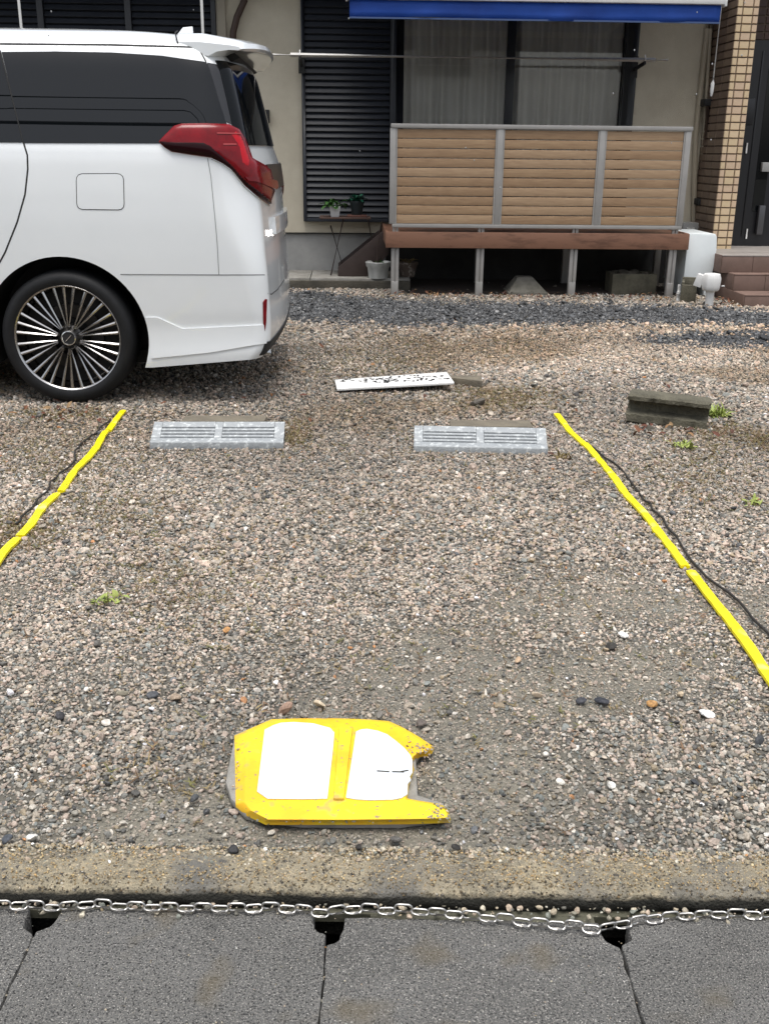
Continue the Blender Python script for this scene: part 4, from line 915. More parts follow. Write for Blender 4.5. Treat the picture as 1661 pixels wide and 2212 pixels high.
# wheel stops with slotted tops, and the low kerb stone behind each
def wheel_stop(uvl, uvr, uvt, label):
    a, b = G(*uvl), G(*uvr); L = (b-a).length; ang = math.atan2(b.y-a.y, b.x-a.x); top = .085
    dp = G(*uvt, top).y-(a.y+b.y)/2+.0
    t = thing('wheel_stop', label, 'wheel stop', tuple(a), 'slotted grey wheel stops'); RM = Matrix.Translation(a) @ Matrix.Rotation(ang, 4, 'Z')
    def bld(m, name, mat, **kw):
        m.v = [RM @ v for v in m.v]; return m.build(name, mat, t, **kw)
    zf, zm = .024, .034; y0, y1 = .045, dp-.022
    zat = lambda y: zm+(top-zm)*(y-.045)/(dp-.045)
    m = MB().prism([(0, 0, -.02), (0, .004, zf), (0, .045, zm-.008), (0, dp, top-.008), (0, dp+.012, -.02)], (L, 0, 0)); bld(m, 'base', STOPDK, bevel=.004)
    def plate(m, x0, x1, ya, yb, th=.009):
        m.add([(x, y, zat(y)-(.010 if lo else 0)+.001) for lo in (1, 0) for x, y in ((x0, ya), (x1, ya), (x1, yb), (x0, yb))], [(3,2,1,0),(4,5,6,7),(0,1,5,4),(1,2,6,5),(2,3,7,6),(3,0,4,7)])
    for x0, x1, nm in ((-.002, .04, 'end_plate'), (L-.045, L+.002, 'end_plate'), (L*.5-.018, L*.5+.018, 'centre_plate')):
        m = MB(); plate(m, x0, x1, y0+.001, dp); bld(m, nm, STOPM, bevel=.003)
    m = MB().prism([(-.002, -.003, -.01), (-.002, .001, zf+.003), (-.002, .0448, zm+.002), (-.002, .0448, zm-.012), (-.002, .01, -.01)], (L+.004, 0, 0)); bld(m, 'front_plate', STOPM, bevel=.005)
    nr = 4; pitch = (y1-y0)/nr
    for xs in ((.0405, L*.5-.0185), (L*.5+.0185, L-.0455)):
        for k in range(nr):
            m = MB(); plate(m, xs[0], xs[1], y0+(k+.42)*pitch, y0+(k+1)*pitch-.001 if k < nr-1 else dp); bld(m, 'rib', STOPM, bevel=.002)
    # worn patches of cast detail near both rear corners
    return t
wheel_stop((325, 967), (612, 967), (470, 911), 'worn grey slotted wheel stop on the side nearer the van')
wheel_stop((894, 975), (1182, 981), (1035, 922), 'cleaner grey slotted wheel stop on the side of the right yellow line')
for (a, b, c, lab) in (((388, 911), (571, 911), 897, 'flat brown concrete strip behind the wheel stop nearer the van'), ((972, 921), (1152, 923), 907, 'flat brown concrete strip behind the right wheel stop')):
    p, q_ = G(*a, .05), G(*b, .05); yb = G((a[0]+b[0])/2, c, .05).y
    solo(MB().prism([(p.x, p.y+.012, -.03), (q_.x, q_.y+.012, -.03), (q_.x+.005, yb, -.03), (p.x+.01, yb, -.03)], (0, 0, .08)), 'concrete_strip', CONCMOSS if False else M('strip_concrete', (.19, .165, .12), .9, col2=(.12, .105, .08), scale=9, bump=.5, bscale=90), lab, 'concrete block', tuple((p+q_)/2), 'low concrete strips behind the wheel stops', bevel=.006)

# H-section concrete block
p = G(1350, 912); q_ = G(1520, 930)
hb = thing('concrete_block', 'dark H-section concrete block lying on the gravel right of the tape', 'concrete block', tuple(p))
L = .40; yaw = R(-19); til = R(2.5)
RM = Matrix.Translation(p) @ Matrix.Rotation(yaw, 4, 'Z') @ Matrix.Rotation(til, 4, 'Y')
sec = [(0, -.01), (.13, -.01), (.13, .04), (.09, .055), (.09, .11), (.13, .125), (.13, .150), (.06, .154), (.0, .152), (-.016, .142), (-.016, .124), (.012, .116), (.05, .106), (.055, .085), (.05, .066), (.012, .056), (-.020, .050), (-.024, .015)]
m = MB(); ns_ = 26; q_n = len(sec)
for i in range(ns_+1):
    for y_, z_ in sec: m.v.append(RM @ Vector((L*i/ns_+(random.uniform(-.006, .006) if i in (0, ns_) else 0), y_+random.uniform(-.004, .004)-(.012 if random.random() < .06 else 0)*(-1 if y_ < .05 else 1), z_+random.uniform(-.0025, .0025))))
for i in range(ns_): m.f += [(i*q_n+k, i*q_n+(k+1) % q_n, (i+1)*q_n+(k+1) % q_n, (i+1)*q_n+k) for k in range(q_n)]
m.f += [tuple(range(q_n)), tuple(ns_*q_n+k for k in range(q_n-1, -1, -1))]; m.mi = [0]*len(m.f)
m.build('block', CONCMOSS, hb, smooth=True, angle=28)
m = MB()
for k in range(9):
    c = RM @ Vector((random.uniform(.1, L-.02), random.uniform(-.10, -.03), 0)); r_ = random.uniform(.012, .035)
    m.lathe([(r_, -.01), (r_*1.1, r_*.2), (r_*.6, r_*.6), (0, r_*.7)], c, n=6)
rb = m.build('rubble', CONCDARK, hb); rb['kind'] = 'stuff'

# fallen white board with worn black lettering, and the grey block under its end
CB = [(723, 820), (965, 803), (981, 826), (728, 840)]
zc = [.035, .07, .055, .02]
P4 = [G(u, v, z_) for (u, v), z_ in zip(CB, zc)]
sb = thing('fallen_board', 'white board with worn black writing fallen flat on the gravel', 'sign board', tuple(P4[3]))
MB().prism(P4, (0, 0, -.012)).build('board', SIGNW, sb, bevel=.002)
def onb(s, t, up=.0012):
    a = P4[0].lerp(P4[1], s); b = P4[3].lerp(P4[2], s); return b.lerp(a, t)+Vector((0, 0, up))
m = MB(); rr = random.Random(5)
for (s0, s1, t0, nst) in ((.02, .40, .80, 16), (.10, .50, .60, 12), (.30, .56, .38, 12), (.50, .95, .62, 15), (.52, .97, .36, 20), (.40, .70, .80, 8), (.66, .78, .85, 2)):
    for k in range(nst):
        s_ = rr.uniform(s0, s1); t_ = t0+rr.uniform(-.09, .09); ds, dt = rr.choice(((.022, .0), (.014, .07), (.03, -.03), (.010, .12), (.020, .05), (.026, -.06)))
        a, b = onb(s_, t_), onb(min(.98, s_+ds), min(.96, t_+dt)); m.bar(a, b, .009*rr.uniform(.6, 1.5), .0012)
lt = m.build('lettering', INK, sb); lt['kind'] = 'stuff'
p, q_ = G(965, 828), G(1040, 836)
yb = G(1000, 806, .05).y
solo(MB().prism([(p.x, p.y, -.02), (q_.x, q_.y-.01, -.02), (q_.x+.02, yb, -.02), (p.x+.02, yb, -.02)], (0, 0, .058)), 'concrete_block', bpy.data.materials['strip_concrete'], 'flat grey concrete block under the right end of the fallen white board', 'concrete block', tuple((p+q_)/2), bevel=.006)

# yellow boundary tapes in overlapping pieces, with a dark cord beside each
def tape(label, pieces, ends):
    t = thing('boundary_tape', label, 'tape', tuple(G(*pieces[0][0])), 'yellow tapes marking the parking bay')
    for pts in pieces:
        P = [G(u, v, .014) for u, v in pts]; m = MB(); Q = []
        for a, b in zip(P[:-1], P[1:]):
            k = max(2, int((b-a).length/.035)); Q += [a.lerp(b, i/k) for i in range(k)]
        Q.append(P[-1]); n = len(Q)
        for i, c in enumerate(Q):
            tt = (Q[min(i+1, n-1)]-Q[max(i-1, 0)]).normalized(); s_ = Vector((tt.y, -tt.x, 0))
            wd = .0150+.0008*math.sin(i*1.7)+random.uniform(-.0010, .0010); up = .002*math.sin(i*.5)+random.uniform(-.0005, .0005)+.0015*(len(t.children) % 2); rl = .001*math.sin(i*.37+len(t.children))
            c = c+s_*.0008*math.sin(i*.4)
            m.v += [c-s_*wd+Vector((0, 0, up+rl)), c+Vector((0, 0, up+.003)), c+s_*wd+Vector((0, 0, up-rl)), c+s_*wd+Vector((0, 0, up-rl-.010)), c-s_*wd+Vector((0, 0, up+rl-.010))]
        for i in range(n-1): m.f += [(i*5+k, i*5+(k+1) % 5, i*5+5+(k+1) % 5, i*5+5+k) for k in range(5)]
        m.f += [(4, 3, 2, 1, 0), tuple((n-1)*5+k for k in range(5))]; m.mi = [0]*len(m.f)
        m.build('tape_piece', YTAPE, t, smooth=True, angle=40)
    return t
tape('yellow tape line on the gravel on the van side of the bay', [[(267, 886), (234, 928)], [(229, 931), (211, 962), (188, 990), (162, 1016), (132, 1060)], [(124, 1065), (94, 1093), (68, 1129), (43, 1156)], [(38, 1162), (16, 1184), (-2, 1207), (-40, 1256), (-150, 1395)]], 0)
tape('yellow tape line on the gravel on the right side of the bay', [[(1202, 893), (1232, 931), (1262, 959)], [(1263, 957), (1304, 1003), (1350, 1063), (1380, 1096), (1418, 1141)], [(1415, 1139), (1450, 1182), (1480, 1221)], [(1491, 1233), (1529, 1281), (1572, 1333), (1615, 1393), (1661, 1459), (1750, 1592)]], 0)
def cord(label, pts):
    P = [G(u, v, .010) for u, v in pts]; Q = []
    for a, b in zip(P[:-1], P[1:]):
        k = max(2, int((b-a).length/.05)); Q += [a.lerp(b, i/k)+Vector((random.uniform(-.006, .006), random.uniform(-.006, .006), random.uniform(-.004, .005))) for i in range(k)]
    solo(MB().tube(Q+[P[-1]], .0042, 6), 'cord', CORDM, label, 'cord', tuple(P[0]), 'dark cords lying beside the tapes', smooth=True, angle=180)
cord('thin black cord lying beside the yellow tape on the van side', [(252, 893), (234, 911), (199, 941), (173, 960), (162, 981), (161, 1000), (131, 1021), (110, 1042), (94, 1070), (73, 1096), (47, 1117), (36, 1131)])
cord('thin black cord lying beside the yellow tape on the right side', [(1268, 956), (1298, 984), (1334, 1007), (1347, 1020), (1377, 1063), (1410, 1099), (1450, 1147), (1486, 1201), (1512, 1234), (1545, 1261), (1595, 1297), (1628, 1337), (1661, 1376), (1720, 1440)])

# chain lying along the gutter: every link its own piece
def za(*p): return [((x/1.9314)/1.0271, (1850+y/1.9314)/1.0271) for x, y in p]
def zb_(*p): return [((850+x/1.9404)/1.0271, (1850+y/1.9404)/1.0271) for x, y in p]
path = [(-330, 1962), (-160, 1956)]+za((0, 302), (130, 302), (260, 312), (390, 296), (520, 305), (640, 310), (770, 311), (900, 312), (1030, 316), (1150, 308), (1280, 318), (1400, 336), (1480, 320), (1560, 316))+zb_((0, 325), (70, 320), (160, 330), (260, 338), (350, 345), (450, 356), (560, 366), (690, 384), (820, 391), (880, 402), (935, 405), (1010, 388), (1110, 370), (1220, 352), (1340, 345), (1460, 340), (1590, 342), (1660, 345))+[(1900, 1965), (2050, 1965)]
CP = [G(u, v, -.020) for u, v in path]; chn = thing('chain', 'galvanised steel chain lying along the kerb foot', 'chain', tuple(CP[0]))
wr, Lo, Wo = .0023, .0365, .0195; sy = Lo/2-Wo/2; rad = Wo/2-wr; ctr = []
for k in range(8): a = -math.pi/2+math.pi*k/7; ctr.append(Vector((sy+rad*math.cos(a), rad*math.sin(a), 0)))
for k in range(8): a = math.pi/2+math.pi*k/7; ctr.append(Vector((-sy+rad*math.cos(a), rad*math.sin(a), 0)))
m = MB().tube(ctr, wr, 8, closed=True); lme = bpy.data.meshes.new('link'); lme.from_pydata([tuple(v) for v in m.v], [], m.f); lme.materials.append(CHAINM)
bm = bmesh.new(); bm.from_mesh(lme); bmesh.ops.recalc_face_normals(bm, faces=bm.faces); bm.to_mesh(lme); bm.free()
for pp in lme.polygons: pp.use_smooth = True
seg = [(b-a).length for a, b in zip(CP[:-1], CP[1:])]; tot = sum(seg); pitch = Lo-2*wr-.0008; s_ = 0; k = 0
def along(s):
    for a, b, l in zip(CP[:-1], CP[1:], seg):
        if s <= l: return a.lerp(b, s/l), (b-a).normalized()
        s -= l
    return CP[-1], (CP[-1]-CP[-2]).normalized()
while s_ < tot:
    p, t = along(s_); p1_, t1_ = along(min(tot, s_+.02)); p0_, t0_ = along(max(0, s_-.02)); t = (p1_-p0_).normalized()
    roll = (R(8) if k % 2 == 0 else R(90))+random.uniform(-.2, .2)
    rot = (t.to_track_quat('X', 'Z').to_matrix().to_4x4() @ Matrix.Rotation(roll, 4, 'X')).to_euler()
    place('link', lme, chn, p-CP[0]+Vector((0, 0, random.uniform(-.001, .001)-(.004 if k % 2 == 0 else 0))), rot); s_ += pitch; k += 1

# ------------------------------------------------------------------ gravel
def stone(seed, name):
    rg = random.Random(seed); bm = bmesh.new(); bmesh.ops.create_icosphere(bm, subdivisions=2, radius=1)
    for k in range(7):
        nn = Vector((rg.gauss(0, 1), rg.gauss(0, 1), rg.gauss(0, 1))).normalized(); dd = rg.uniform(.55, .88)
        for v in bm.verts:
            s = v.co.dot(nn)
            if s > dd: v.co -= nn*(s-dd)
    sx, sy, sz = 1, rg.uniform(.65, .95), rg.uniform(.5, .75)
    for v in bm.verts: v.co = Vector((v.co.x*sx, v.co.y*sy, v.co.z*sz))*rg.uniform(.96, 1.04)
    me = bpy.data.meshes.new(name); bm.to_mesh(me); bm.free(); return me
def scatter(name, pos, rot, scl, tint, idx, protos, kind='stuff'):
    me = bpy.data.meshes.new(name); me.from_pydata([], [], []); me.vertices.add(len(pos)); me.vertices.foreach_set('co', np.asarray(pos, np.float32).ravel())
    for nm, tp, data in (('rot', 'FLOAT_VECTOR', rot), ('scl', 'FLOAT_VECTOR', scl)):
        at = me.attributes.new(nm, tp, 'POINT'); at.data.foreach_set('vector', np.asarray(data, np.float32).ravel())
    at = me.attributes.new('tint', 'FLOAT_COLOR', 'POINT'); at.data.foreach_set('color', np.concatenate([tint, np.ones((len(tint), 1))], 1).astype(np.float32).ravel())
    at = me.attributes.new('pick', 'INT', 'POINT'); at.data.foreach_set('value', np.asarray(idx, np.int32))
    o = bpy.data.objects.new(name, me); COL.objects.link(o); o['kind'] = kind
    cl = bpy.data.collections.new(name+'_kinds')
    for k, (pm, mt) in enumerate(protos):
        if not pm.materials: pm.materials.append(mt)
        cl.objects.link(bpy.data.objects.new('%s_kind_%02d' % (name, k), pm))
    g = bpy.data.node_groups.new(name, 'GeometryNodeTree')
    g.interface.new_socket('Geometry', in_out='INPUT', socket_type='NodeSocketGeometry'); g.interface.new_socket('Geometry', in_out='OUTPUT', socket_type='NodeSocketGeometry')
    N = g.nodes; gi = N.new('NodeGroupInput'); go = N.new('NodeGroupOutput'); ip = N.new('GeometryNodeInstanceOnPoints'); ci = N.new('GeometryNodeCollectionInfo')
    ci.inputs['Collection'].default_value = cl; ci.inputs['Separate Children'].default_value = True; ci.inputs['Reset Children'].default_value = True
    ip.inputs['Pick Instance'].default_value = True
    def na(nm, tp): a = N.new('GeometryNodeInputNamedAttribute'); a.data_type = tp; a.inputs['Name'].default_value = nm; return a.outputs['Attribute']
    er = N.new('FunctionNodeEulerToRotation'); g.links.new(na('rot', 'FLOAT_VECTOR'), er.inputs[0])
    mp = N.new('GeometryNodeMeshToPoints'); g.links.new(gi.outputs[0], mp.inputs[0])
    g.links.new(mp.outputs[0], ip.inputs['Points']); g.links.new(ci.outputs[0], ip.inputs['Instance']); g.links.new(na('pick', 'INT'), ip.inputs['Instance Index'])
    g.links.new(er.outputs[0], ip.inputs['Rotation']); g.links.new(na('scl', 'FLOAT_VECTOR'), ip.inputs['Scale']); g.links.new(ip.outputs[0], go.inputs[0])
    md = o.modifiers.new('scatter', 'NODES'); md.node_group = g; return o
STM = M_inst('stone', .62, .4); BLM = M_inst('black_stone', .42, .5)
PAL = [((140, 135, 120), 3.2), ((158, 150, 133), 3), ((174, 162, 141), 2.6), ((180, 163, 144), 2.0), ((164, 149, 131), 2.4), ((194, 186, 167), 1.4), ((118, 116, 106), 2.6), ((100, 98, 90), 1.6), ((126, 129, 120), 1.8), ((150, 136, 110), 1.7), ((206, 200, 184), .4), ((78, 77, 72), .5), ((238, 236, 230), .06), ((176, 128, 84), .06)]
PC = np.array([srgb(*c)[:3] for c, _ in PAL]); PWT = np.array([w_ for _, w_ in PAL]); PWT = PWT/PWT.sum()
BPL = np.array([srgb(*c)[:3] for c in ((66, 67, 68), (80, 82, 84), (50, 51, 52), (98, 99, 100), (134, 134, 133))]); BWT = np.array([.32, .28, .25, .12, .03])
band1 = [tuple(G(u, v).xy) for u, v in ((-700, 628), (300, 628), (620, 628), (700, 632), (760, 641), (850, 649), (1000, 652), (1180, 654), (1300, 656), (1460, 662), (1560, 668), (1661, 675), (1900, 690), (1900, 712), (1661, 706), (1500, 702), (1300, 700), (1100, 703), (900, 704), (760, 697), (620, 690), (300, 688), (-700, 690))]
band2 = [tuple(G(u, v).xy) for u, v in ((1365, 738), (1400, 728), (1440, 723), (1560, 719), (1661, 716), (1950, 716), (1950, 760), (1661, 750), (1560, 748), (1470, 744), (1400, 743))]
SOLID = [[tuple(v.xy) for v in [G(*q_, .0) for q_ in base]]]
for o in ('fallen_board',): pass
SOLID.append([(p.x, p.y) for p in P4])
def zone(y0, y1, dens):
    xm = lambda y: .40*y+1.0
    area = [(y0+(y1-y0)*i/40) for i in range(40)]
    n_ = int(dens*sum(2*xm(y)*(y1-y0)/40 for y in area)); x = []; y = RNG.uniform(y0, y1, int(n_*1.2)); x = RNG.uniform(-1, 1, len(y))*xm(y1); k = np.abs(x) < xm(y)
    return x[k], y[k]
X = []; Y = []; Rr = []
for (y0, y1, dens, r0) in ((1.62, 3.2, 24000, .0043), (3.2, 5., 14500, .0055), (5., 7.6, 8200, .0072), (7.6, 11.0, 4400, .0095)):
    x, y = zone(y0, y1, dens); X.append(x); Y.append(y); Rr.append(r0*np.exp(RNG.normal(0, .34, len(x))))
x = np.concatenate(X); y = np.concatenate(Y); r = np.concatenate(Rr)
edge = 1.587+.10+x*math.tan(R(YAWK))
keep = (y > edge) & ~((y > 10.5) & (x < 1.0)) & ~inpoly(x, y, SOLID[0]) & ~((x > x3_-.05) & (y > YS3)) & ~((x > x2_) & (y > YS2)) & ~((x > x1_) & (y > YS1))
# bare sandy patches: round the sign base, along the kerb and on the right-hand side
sandy = sandiness(x, y)
r = r*(.84+.36*vnoise(x*1.1, y*1.1, 41, 2))
keep &= ~((y > 10.12+.1*(vnoise(x*5, y*5, 2)-.5)) & (x > .55) & (RNG.uniform(0, 1, len(x)) > .07))
u_ = RNG.uniform(0, 1, len(x)); big = u_ < (1-sandy*.8)
small = ~big & (RNG.uniform(0, 1, len(x)) < .75); r = np.where(small, r*.45, r)
keep &= (big | small); x, y, r = x[keep], y[keep], r[keep]
bl = inpoly(x, y+(vnoise(x*6, y*6, 4)-.5)*.35+RNG.normal(0, .13, len(x)), band1) | inpoly(x, y+(vnoise(x*6, y*6, 8)-.5)*.3+RNG.normal(0, .11, len(x)), band2)
bl |= RNG.uniform(0, 1, len(x)) < .006
def lay(m, name, pc, wt, mt, seed0, cshift):
    xx, yy, rr_ = x[m], y[m], r[m]; n_ = len(xx)
    ci_ = RNG.choice(len(pc), n_, p=wt/wt.sum()); t = pc[ci_]*(np.array([.94, .92, .985]) if cshift else 1)*np.exp(RNG.normal(0, .15, (n_, 1)))
    cl_ = vnoise(xx*.9+7, yy*.9, 31, 3)[:, None]
    if cshift:
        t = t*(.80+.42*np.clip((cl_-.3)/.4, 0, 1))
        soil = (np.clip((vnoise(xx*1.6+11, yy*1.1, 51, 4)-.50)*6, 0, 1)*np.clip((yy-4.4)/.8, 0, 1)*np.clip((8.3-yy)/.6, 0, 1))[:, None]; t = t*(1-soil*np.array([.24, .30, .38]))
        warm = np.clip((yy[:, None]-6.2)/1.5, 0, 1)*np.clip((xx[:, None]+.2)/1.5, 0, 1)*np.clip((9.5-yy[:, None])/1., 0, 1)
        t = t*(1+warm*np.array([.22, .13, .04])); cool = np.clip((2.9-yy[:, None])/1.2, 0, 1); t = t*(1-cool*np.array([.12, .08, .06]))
    pos = np.stack([xx, yy, yard_z(xx, yy)+rr_*RNG.uniform(.05, .75, n_)], 1)
    rot = np.stack([RNG.normal(0, .45, n_), RNG.normal(0, .45, n_), RNG.uniform(0, 6.283, n_)], 1)
    scl = rr_[:, None]*RNG.uniform(.8, 1.25, (n_, 3))
    return scatter(name, pos, rot, scl, t, RNG.integers(0, 10, n_), [(stone(seed0+k, '%s_stone_%d' % (name, k)), mt) for k in range(10)])
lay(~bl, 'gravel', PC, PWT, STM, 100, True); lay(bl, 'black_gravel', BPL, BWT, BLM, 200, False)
# larger loose stones, at the sizes and places where they lie
LS = [(658, 1326, .013, (236, 234, 228)), (597, 1474, .012, (240, 238, 232)), (1345, 1372, .019, (232, 230, 226)), (1525, 1541, .020, (240, 240, 238)), (1408, 1519, .017, (176, 134, 84)), (1300, 1514, .020, (52, 54, 60)), (1255, 1513, .016, (58, 60, 66)), (617, 1530, .022, (150, 124, 108)), (380, 1506, .016, (150, 134, 116)), (1160, 1500, .014, (172, 156, 136)), (70, 1808, .014, (222, 220, 214)), (16, 1812, .016, (70, 74, 80)), (505, 1835, .013, (40, 40, 42)), (775, 1830, .013, (52, 50, 48)), (420, 1725, .012, (70, 72, 74)), (985, 1830, .011, (46, 44, 42)), (690, 1520, .017, (196, 180, 156)), (265, 1497, .015, (140, 134, 118)), (1210, 1688, .013, (226, 222, 210)), (1320, 1696, .012, (220, 218, 210)), (1118, 1425, .015, (186, 160, 132)), (1320, 1396, .022, (58, 56, 52)), (855, 1812, .014, (90, 88, 84)), (1470, 1500, .015, (190, 172, 146)), (330, 1500, .016, (76, 78, 82)), (490, 1360, .012, (186, 140, 90)), (130, 1545, .015, (60, 60, 62)), (1640, 1600, .015, (60, 62, 64)), (1500, 1690, .014, (64, 66, 70)), (230, 1560, .013, (206, 200, 190)), (820, 1545, .015, (110, 106, 100)), (910, 1560, .014, (92, 84, 78))]
pos = np.array([tuple(G(u, v, .006)) for u, v, _, _ in LS]); sc = np.array([a for _, _, a, _ in LS])[:, None]*RNG.uniform(.8, 1.15, (len(LS), 3)); sc[:, 2] *= .8
scatter('loose_stones', pos, np.stack([RNG.normal(0, .3, len(LS)), RNG.normal(0, .3, len(LS)), RNG.uniform(0, 6, len(LS))], 1), sc, np.array([srgb(*c)[:3] for _, _, _, c in LS]), RNG.integers(0, 6, len(LS)), [(stone(300+k, 'loose_stone_%d' % k), STM) for k in range(6)])
# grit and pebbles along the kerb foot and in the hand holes
gp = []; 
for k in range(650):
    t = RNG.uniform(-1.4, 1.4); gp.append((t, -.014+abs(RNG.normal(0, .012))*(-1 if RNG.uniform() < .3 else 1), .002+.0058*RNG.uniform()**2.0, -.033))
for xx_ in jx:
    for k in range(14): gp.append((xx_+RNG.normal(0, .013), -.02-RNG.uniform(0, .07), .004+.006*RNG.uniform(), -.352))
    for k in range(20): gp.append((xx_+RNG.normal(0, .004), -.09-RNG.uniform(0, .33), .0016+.0022*RNG.uniform(), -.040))
for k in range(900): gp.append((RNG.uniform(-1.3, 1.3), RNG.uniform(-.41, -.02), .0007+.0013*RNG.uniform()**2, -.033))
for k in range(600): gp.append((RNG.uniform(-1.3, 1.3), RNG.uniform(.02, .13), .0012+.0026*RNG.uniform()**2, -.001))
for k in range(3200): gp.append((RNG.uniform(-1.3, 1.3), .13-abs(RNG.normal(0, .024)), .0018+.0038*RNG.uniform()**2, -.001))
gp = np.array(gp); wp_ = np.array([tuple(K(a, b, c+d_*.4)) for a, b, d_, c in gp]); n_ = len(gp); ci_ = RNG.choice(len(PC), n_, p=PWT)
scatter('grit', wp_, np.stack([RNG.normal(0, .5, n_), RNG.normal(0, .5, n_), RNG.uniform(0, 6.28, n_)], 1), gp[:, 2:3]*RNG.uniform(.75, 1.25, (n_, 3)), PC[ci_], RNG.integers(0, 6, n_), [(stone(400+k, 'grit_stone_%d' % k), STM) for k in range(6)])

# aggregate showing in the kerb's top
n_ = 15000; kx = RNG.uniform(-1.3, 1.3, n_); ky = np.clip(RNG.uniform(.002, .125, n_), .004, .122); kz = np.where(ky < .022, -.010+(ky-.004)*.55, .0014)+RNG.normal(0, .0010, n_)
kr_ = .0009+.0021*RNG.uniform(0, 1, n_)**2.2; kp = np.array([tuple(K(a, b, c)) for a, b, c in zip(kx, ky, kz)])
KC = np.array([srgb(*c)[:3] for c in ((172, 150, 110), (150, 130, 96), (178, 162, 128), (120, 108, 86), (84, 78, 66), (160, 148, 124), (136, 126, 108), (160, 132, 90))])
kt_ = KC[RNG.integers(0, 8, n_)]*np.exp(RNG.normal(0, .18, (n_, 1)))*np.where(ky < .03, .22+.78*np.clip((ky-.006)/.024+RNG.normal(0, .22, n_), 0, 1), 1)[:, None]
scatter('kerb_pebbles', kp, np.stack([RNG.normal(0, .4, n_), RNG.normal(0, .4, n_), RNG.uniform(0, 6.28, n_)], 1), kr_[:, None]*RNG.uniform(.75, 1.25, (n_, 3)), kt_, RNG.integers(0, 6, n_), [(stone(450+k, 'kerb_pebble_%d' % k), STM) for k in range(6)])

# weeds
def weed(u, v, n, L, mat, label, lean=.9):
    p = G(u, v); t = thing('weed', label, 'weed', tuple(p), 'small weeds in the gravel'); m = MB()
    for k in range(n):
        a = random.uniform(0, 6.28); e = random.uniform(.3, 1.35); d_ = Vector((math.cos(a)*math.cos(e)*lean, math.sin(a)*math.cos(e)*lean, math.sin(e)))
        leaf(m, p+Vector((random.uniform(-.04, .04), random.uniform(-.03, .03), .002)), d_, L*random.uniform(.5, 1.1), .010*random.uniform(.6, 1.5), random.uniform(.4, 1.6), 3)
    o = m.build('leaves', mat, t, smooth=True, angle=180); o['kind'] = 'stuff'
    m = MB()
    for k in range(5): a = random.uniform(0, 6.28); m.tube([p, p+Vector((.05*math.cos(a), .05*math.sin(a), .012))], .0015, 4)
    m.build('stem', DRY, t)
weed(1545, 900, 120, .085, GRASS, 'bushy yellow-green weed at the right end of the H-section block', 1.3)
weed(1472, 966, 45, .05, GRASS, 'low green weed in the gravel just in front of the H-section block')
weed(232, 1300, 30, .035, GRASS, 'tiny green weed in the open gravel near the yellow tape on the van side')
weed(1620, 1090, 22, .04, GRASS, 'faint green weed near the right photo edge beside the cord')
weed(1215, 990, 18, .04, DRY, 'small brownish weed beside the right wheel stop corner')
# dry moss and grass between the stones
n_ = 15000; xx = []; yy = []; ww = []
for (u, v, su, sv, w_) in ((930, 745, 190, 22, 3.), (1090, 858, 70, 14, 2.2), (800, 790, 90, 20, 1.4), (120, 985, 130, 40, 1.2), (230, 1105, 90, 30, .6), (1500, 1010, 80, 50, .9), (30, 1150, 40, 22, .9), (640, 935, 20, 16, .5), (1560, 930, 50, 12, .5), (160, 895, 90, 8, .8), (850, 920, 300, 60, 1.), (1640, 950, 20, 12, .4), (380, 1240, 120, 60, .5), (1000, 1100, 300, 80, .5), (1000, 648, 400, 8, .8), (1000, 1350, 500, 150, .5), (330, 1680, 90, 40, .06)):
    k = int(n_*w_/14); 
    for _ in range(k): p = G(u+random.gauss(0, su), v+random.gauss(0, sv)); xx.append(p.x); yy.append(p.y)
xx, yy = np.array(xx), np.array(yy); n_ = len(xx)
def blade(seed):
    m = MB(); rg = random.Random(seed)
    for k in range(4):
        a = rg.uniform(0, 6.28); e = rg.uniform(.1, .9); leaf(m, (rg.uniform(-.5, .5), rg.uniform(-.5, .5), 0), (math.cos(a)*math.cos(e), math.sin(a)*math.cos(e), math.sin(e)), rg.uniform(.8, 1.8), .22, rg.uniform(.2, 1.2), 3)
    me = bpy.data.meshes.new('blade_%d' % seed); me.from_pydata([tuple(v) for v in m.v], [], m.f); return me
DRP = np.array([srgb(*c)[:3] for c in ((122, 108, 74), (108, 98, 62), (98, 80, 60), (112, 110, 68), (122, 98, 76), (138, 122, 88))])
scatter('dry_grass', np.stack([xx, yy, yard_z(xx, yy)+.004], 1), np.stack([RNG.normal(0, .25, n_), RNG.normal(0, .25, n_), RNG.uniform(0, 6.28, n_)], 1), np.repeat(RNG.uniform(.008, .019, (n_, 1)), 3, 1), DRP[RNG.integers(0, len(DRP), n_)], RNG.integers(0, 5, n_), [(blade(500+k), M_inst('dry_blade', .8) if k == 0 else bpy.data.materials['dry_blade']) for k in range(5)])

# sleet falling in front of the house
m = MB()
for k in range(18):
    yy_ = random.uniform(2.2, 6.5); u, v = random.uniform(560, 1640), random.uniform(10, 420)
    if k < 7: u, v = random.uniform(10, 1640), random.uniform(5, 140)
    p = atY(u, v, yy_); r_ = random.uniform(.0016, .0030)*yy_/4
    m.lathe([(0, -r_*1.5), (r_*.8, -r_*.7), (r_, 0), (r_*.6, r_*.8), (0, r_*1.5)], p, n=6)
struct(m.build('sleet', M('sleet_ice', (.33, .34, .35), .3), smooth=True, angle=180), 'stuff')

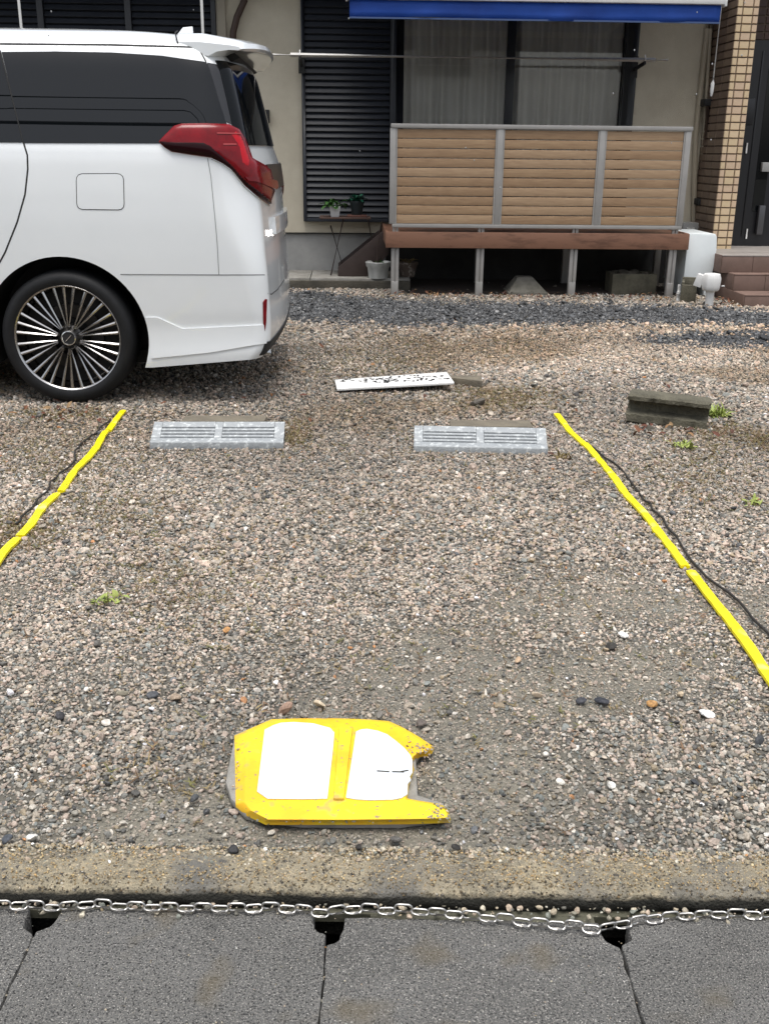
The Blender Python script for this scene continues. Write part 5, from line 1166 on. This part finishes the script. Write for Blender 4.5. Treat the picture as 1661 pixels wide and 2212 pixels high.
# fallen brown leaves under the deck and by the steps, and grit strewn over the broken end of the sign
P = []
for (u, v, su, sv, k) in ((1000, 640, 120, 5, 90), (1250, 642, 120, 5, 80), (1410, 645, 50, 5, 50), (1565, 655, 18, 7, 60), (900, 636, 40, 5, 40), (1000, 830, 350, 60, 40), (1480, 935, 60, 10, 25), (180, 900, 90, 12, 40)):
    for _ in range(k): p = G(u+random.gauss(0, su), v+random.gauss(0, sv)); P.append((p.x, p.y, .012+random.random()*.01))
P = np.array(P); n_ = len(P); LC = np.array([srgb(*c)[:3] for c in ((110, 72, 50), (92, 54, 40), (130, 98, 66), (78, 50, 38), (142, 116, 84))])
def dead_leaf(seed):
    m = MB(); leaf(m, (0, 0, 0), (1, 0, .35), 2., 1., random.Random(seed).uniform(.3, 1.4), 4); me = bpy.data.meshes.new('dead_leaf_%d' % seed); me.from_pydata([tuple(v) for v in m.v], [], m.f); return me
scatter('fallen_leaves', P, np.stack([RNG.normal(0, .4, n_), RNG.normal(0, .4, n_), RNG.uniform(0, 6.28, n_)], 1), np.repeat(RNG.uniform(.010, .024, (n_, 1)), 3, 1), LC[RNG.integers(0, 5, n_)], RNG.integers(0, 3, n_), [(dead_leaf(k), bpy.data.materials['dry_blade']) for k in range(3)])
P = []
for (x0, y0, sx, sy, k, z_) in ((1270, 310, 45, 20, 45, .029), (1370, 645, 45, 25, 60, .029), (1290, 460, 50, 60, 90, .010), (700, 690, 250, 6, 30, .02), (300, 420, 8, 120, 14, .02)):
    for _ in range(k): p = G(*z8((x0+random.gauss(0, sx), y0+random.gauss(0, sy)))[0], z_); P.append(tuple(p))
P = np.array(P); n_ = len(P)
scatter('sign_grit', P, np.stack([RNG.normal(0, .5, n_), RNG.normal(0, .5, n_), RNG.uniform(0, 6.28, n_)], 1), RNG.uniform(.001, .0042, (n_, 1))*RNG.uniform(.8, 1.2, (n_, 3)), PC[RNG.choice(len(PC), n_, p=PWT)], RNG.integers(0, 6, n_), [(stone(470+k, 'sign_grit_%d' % k), STM) for k in range(6)])
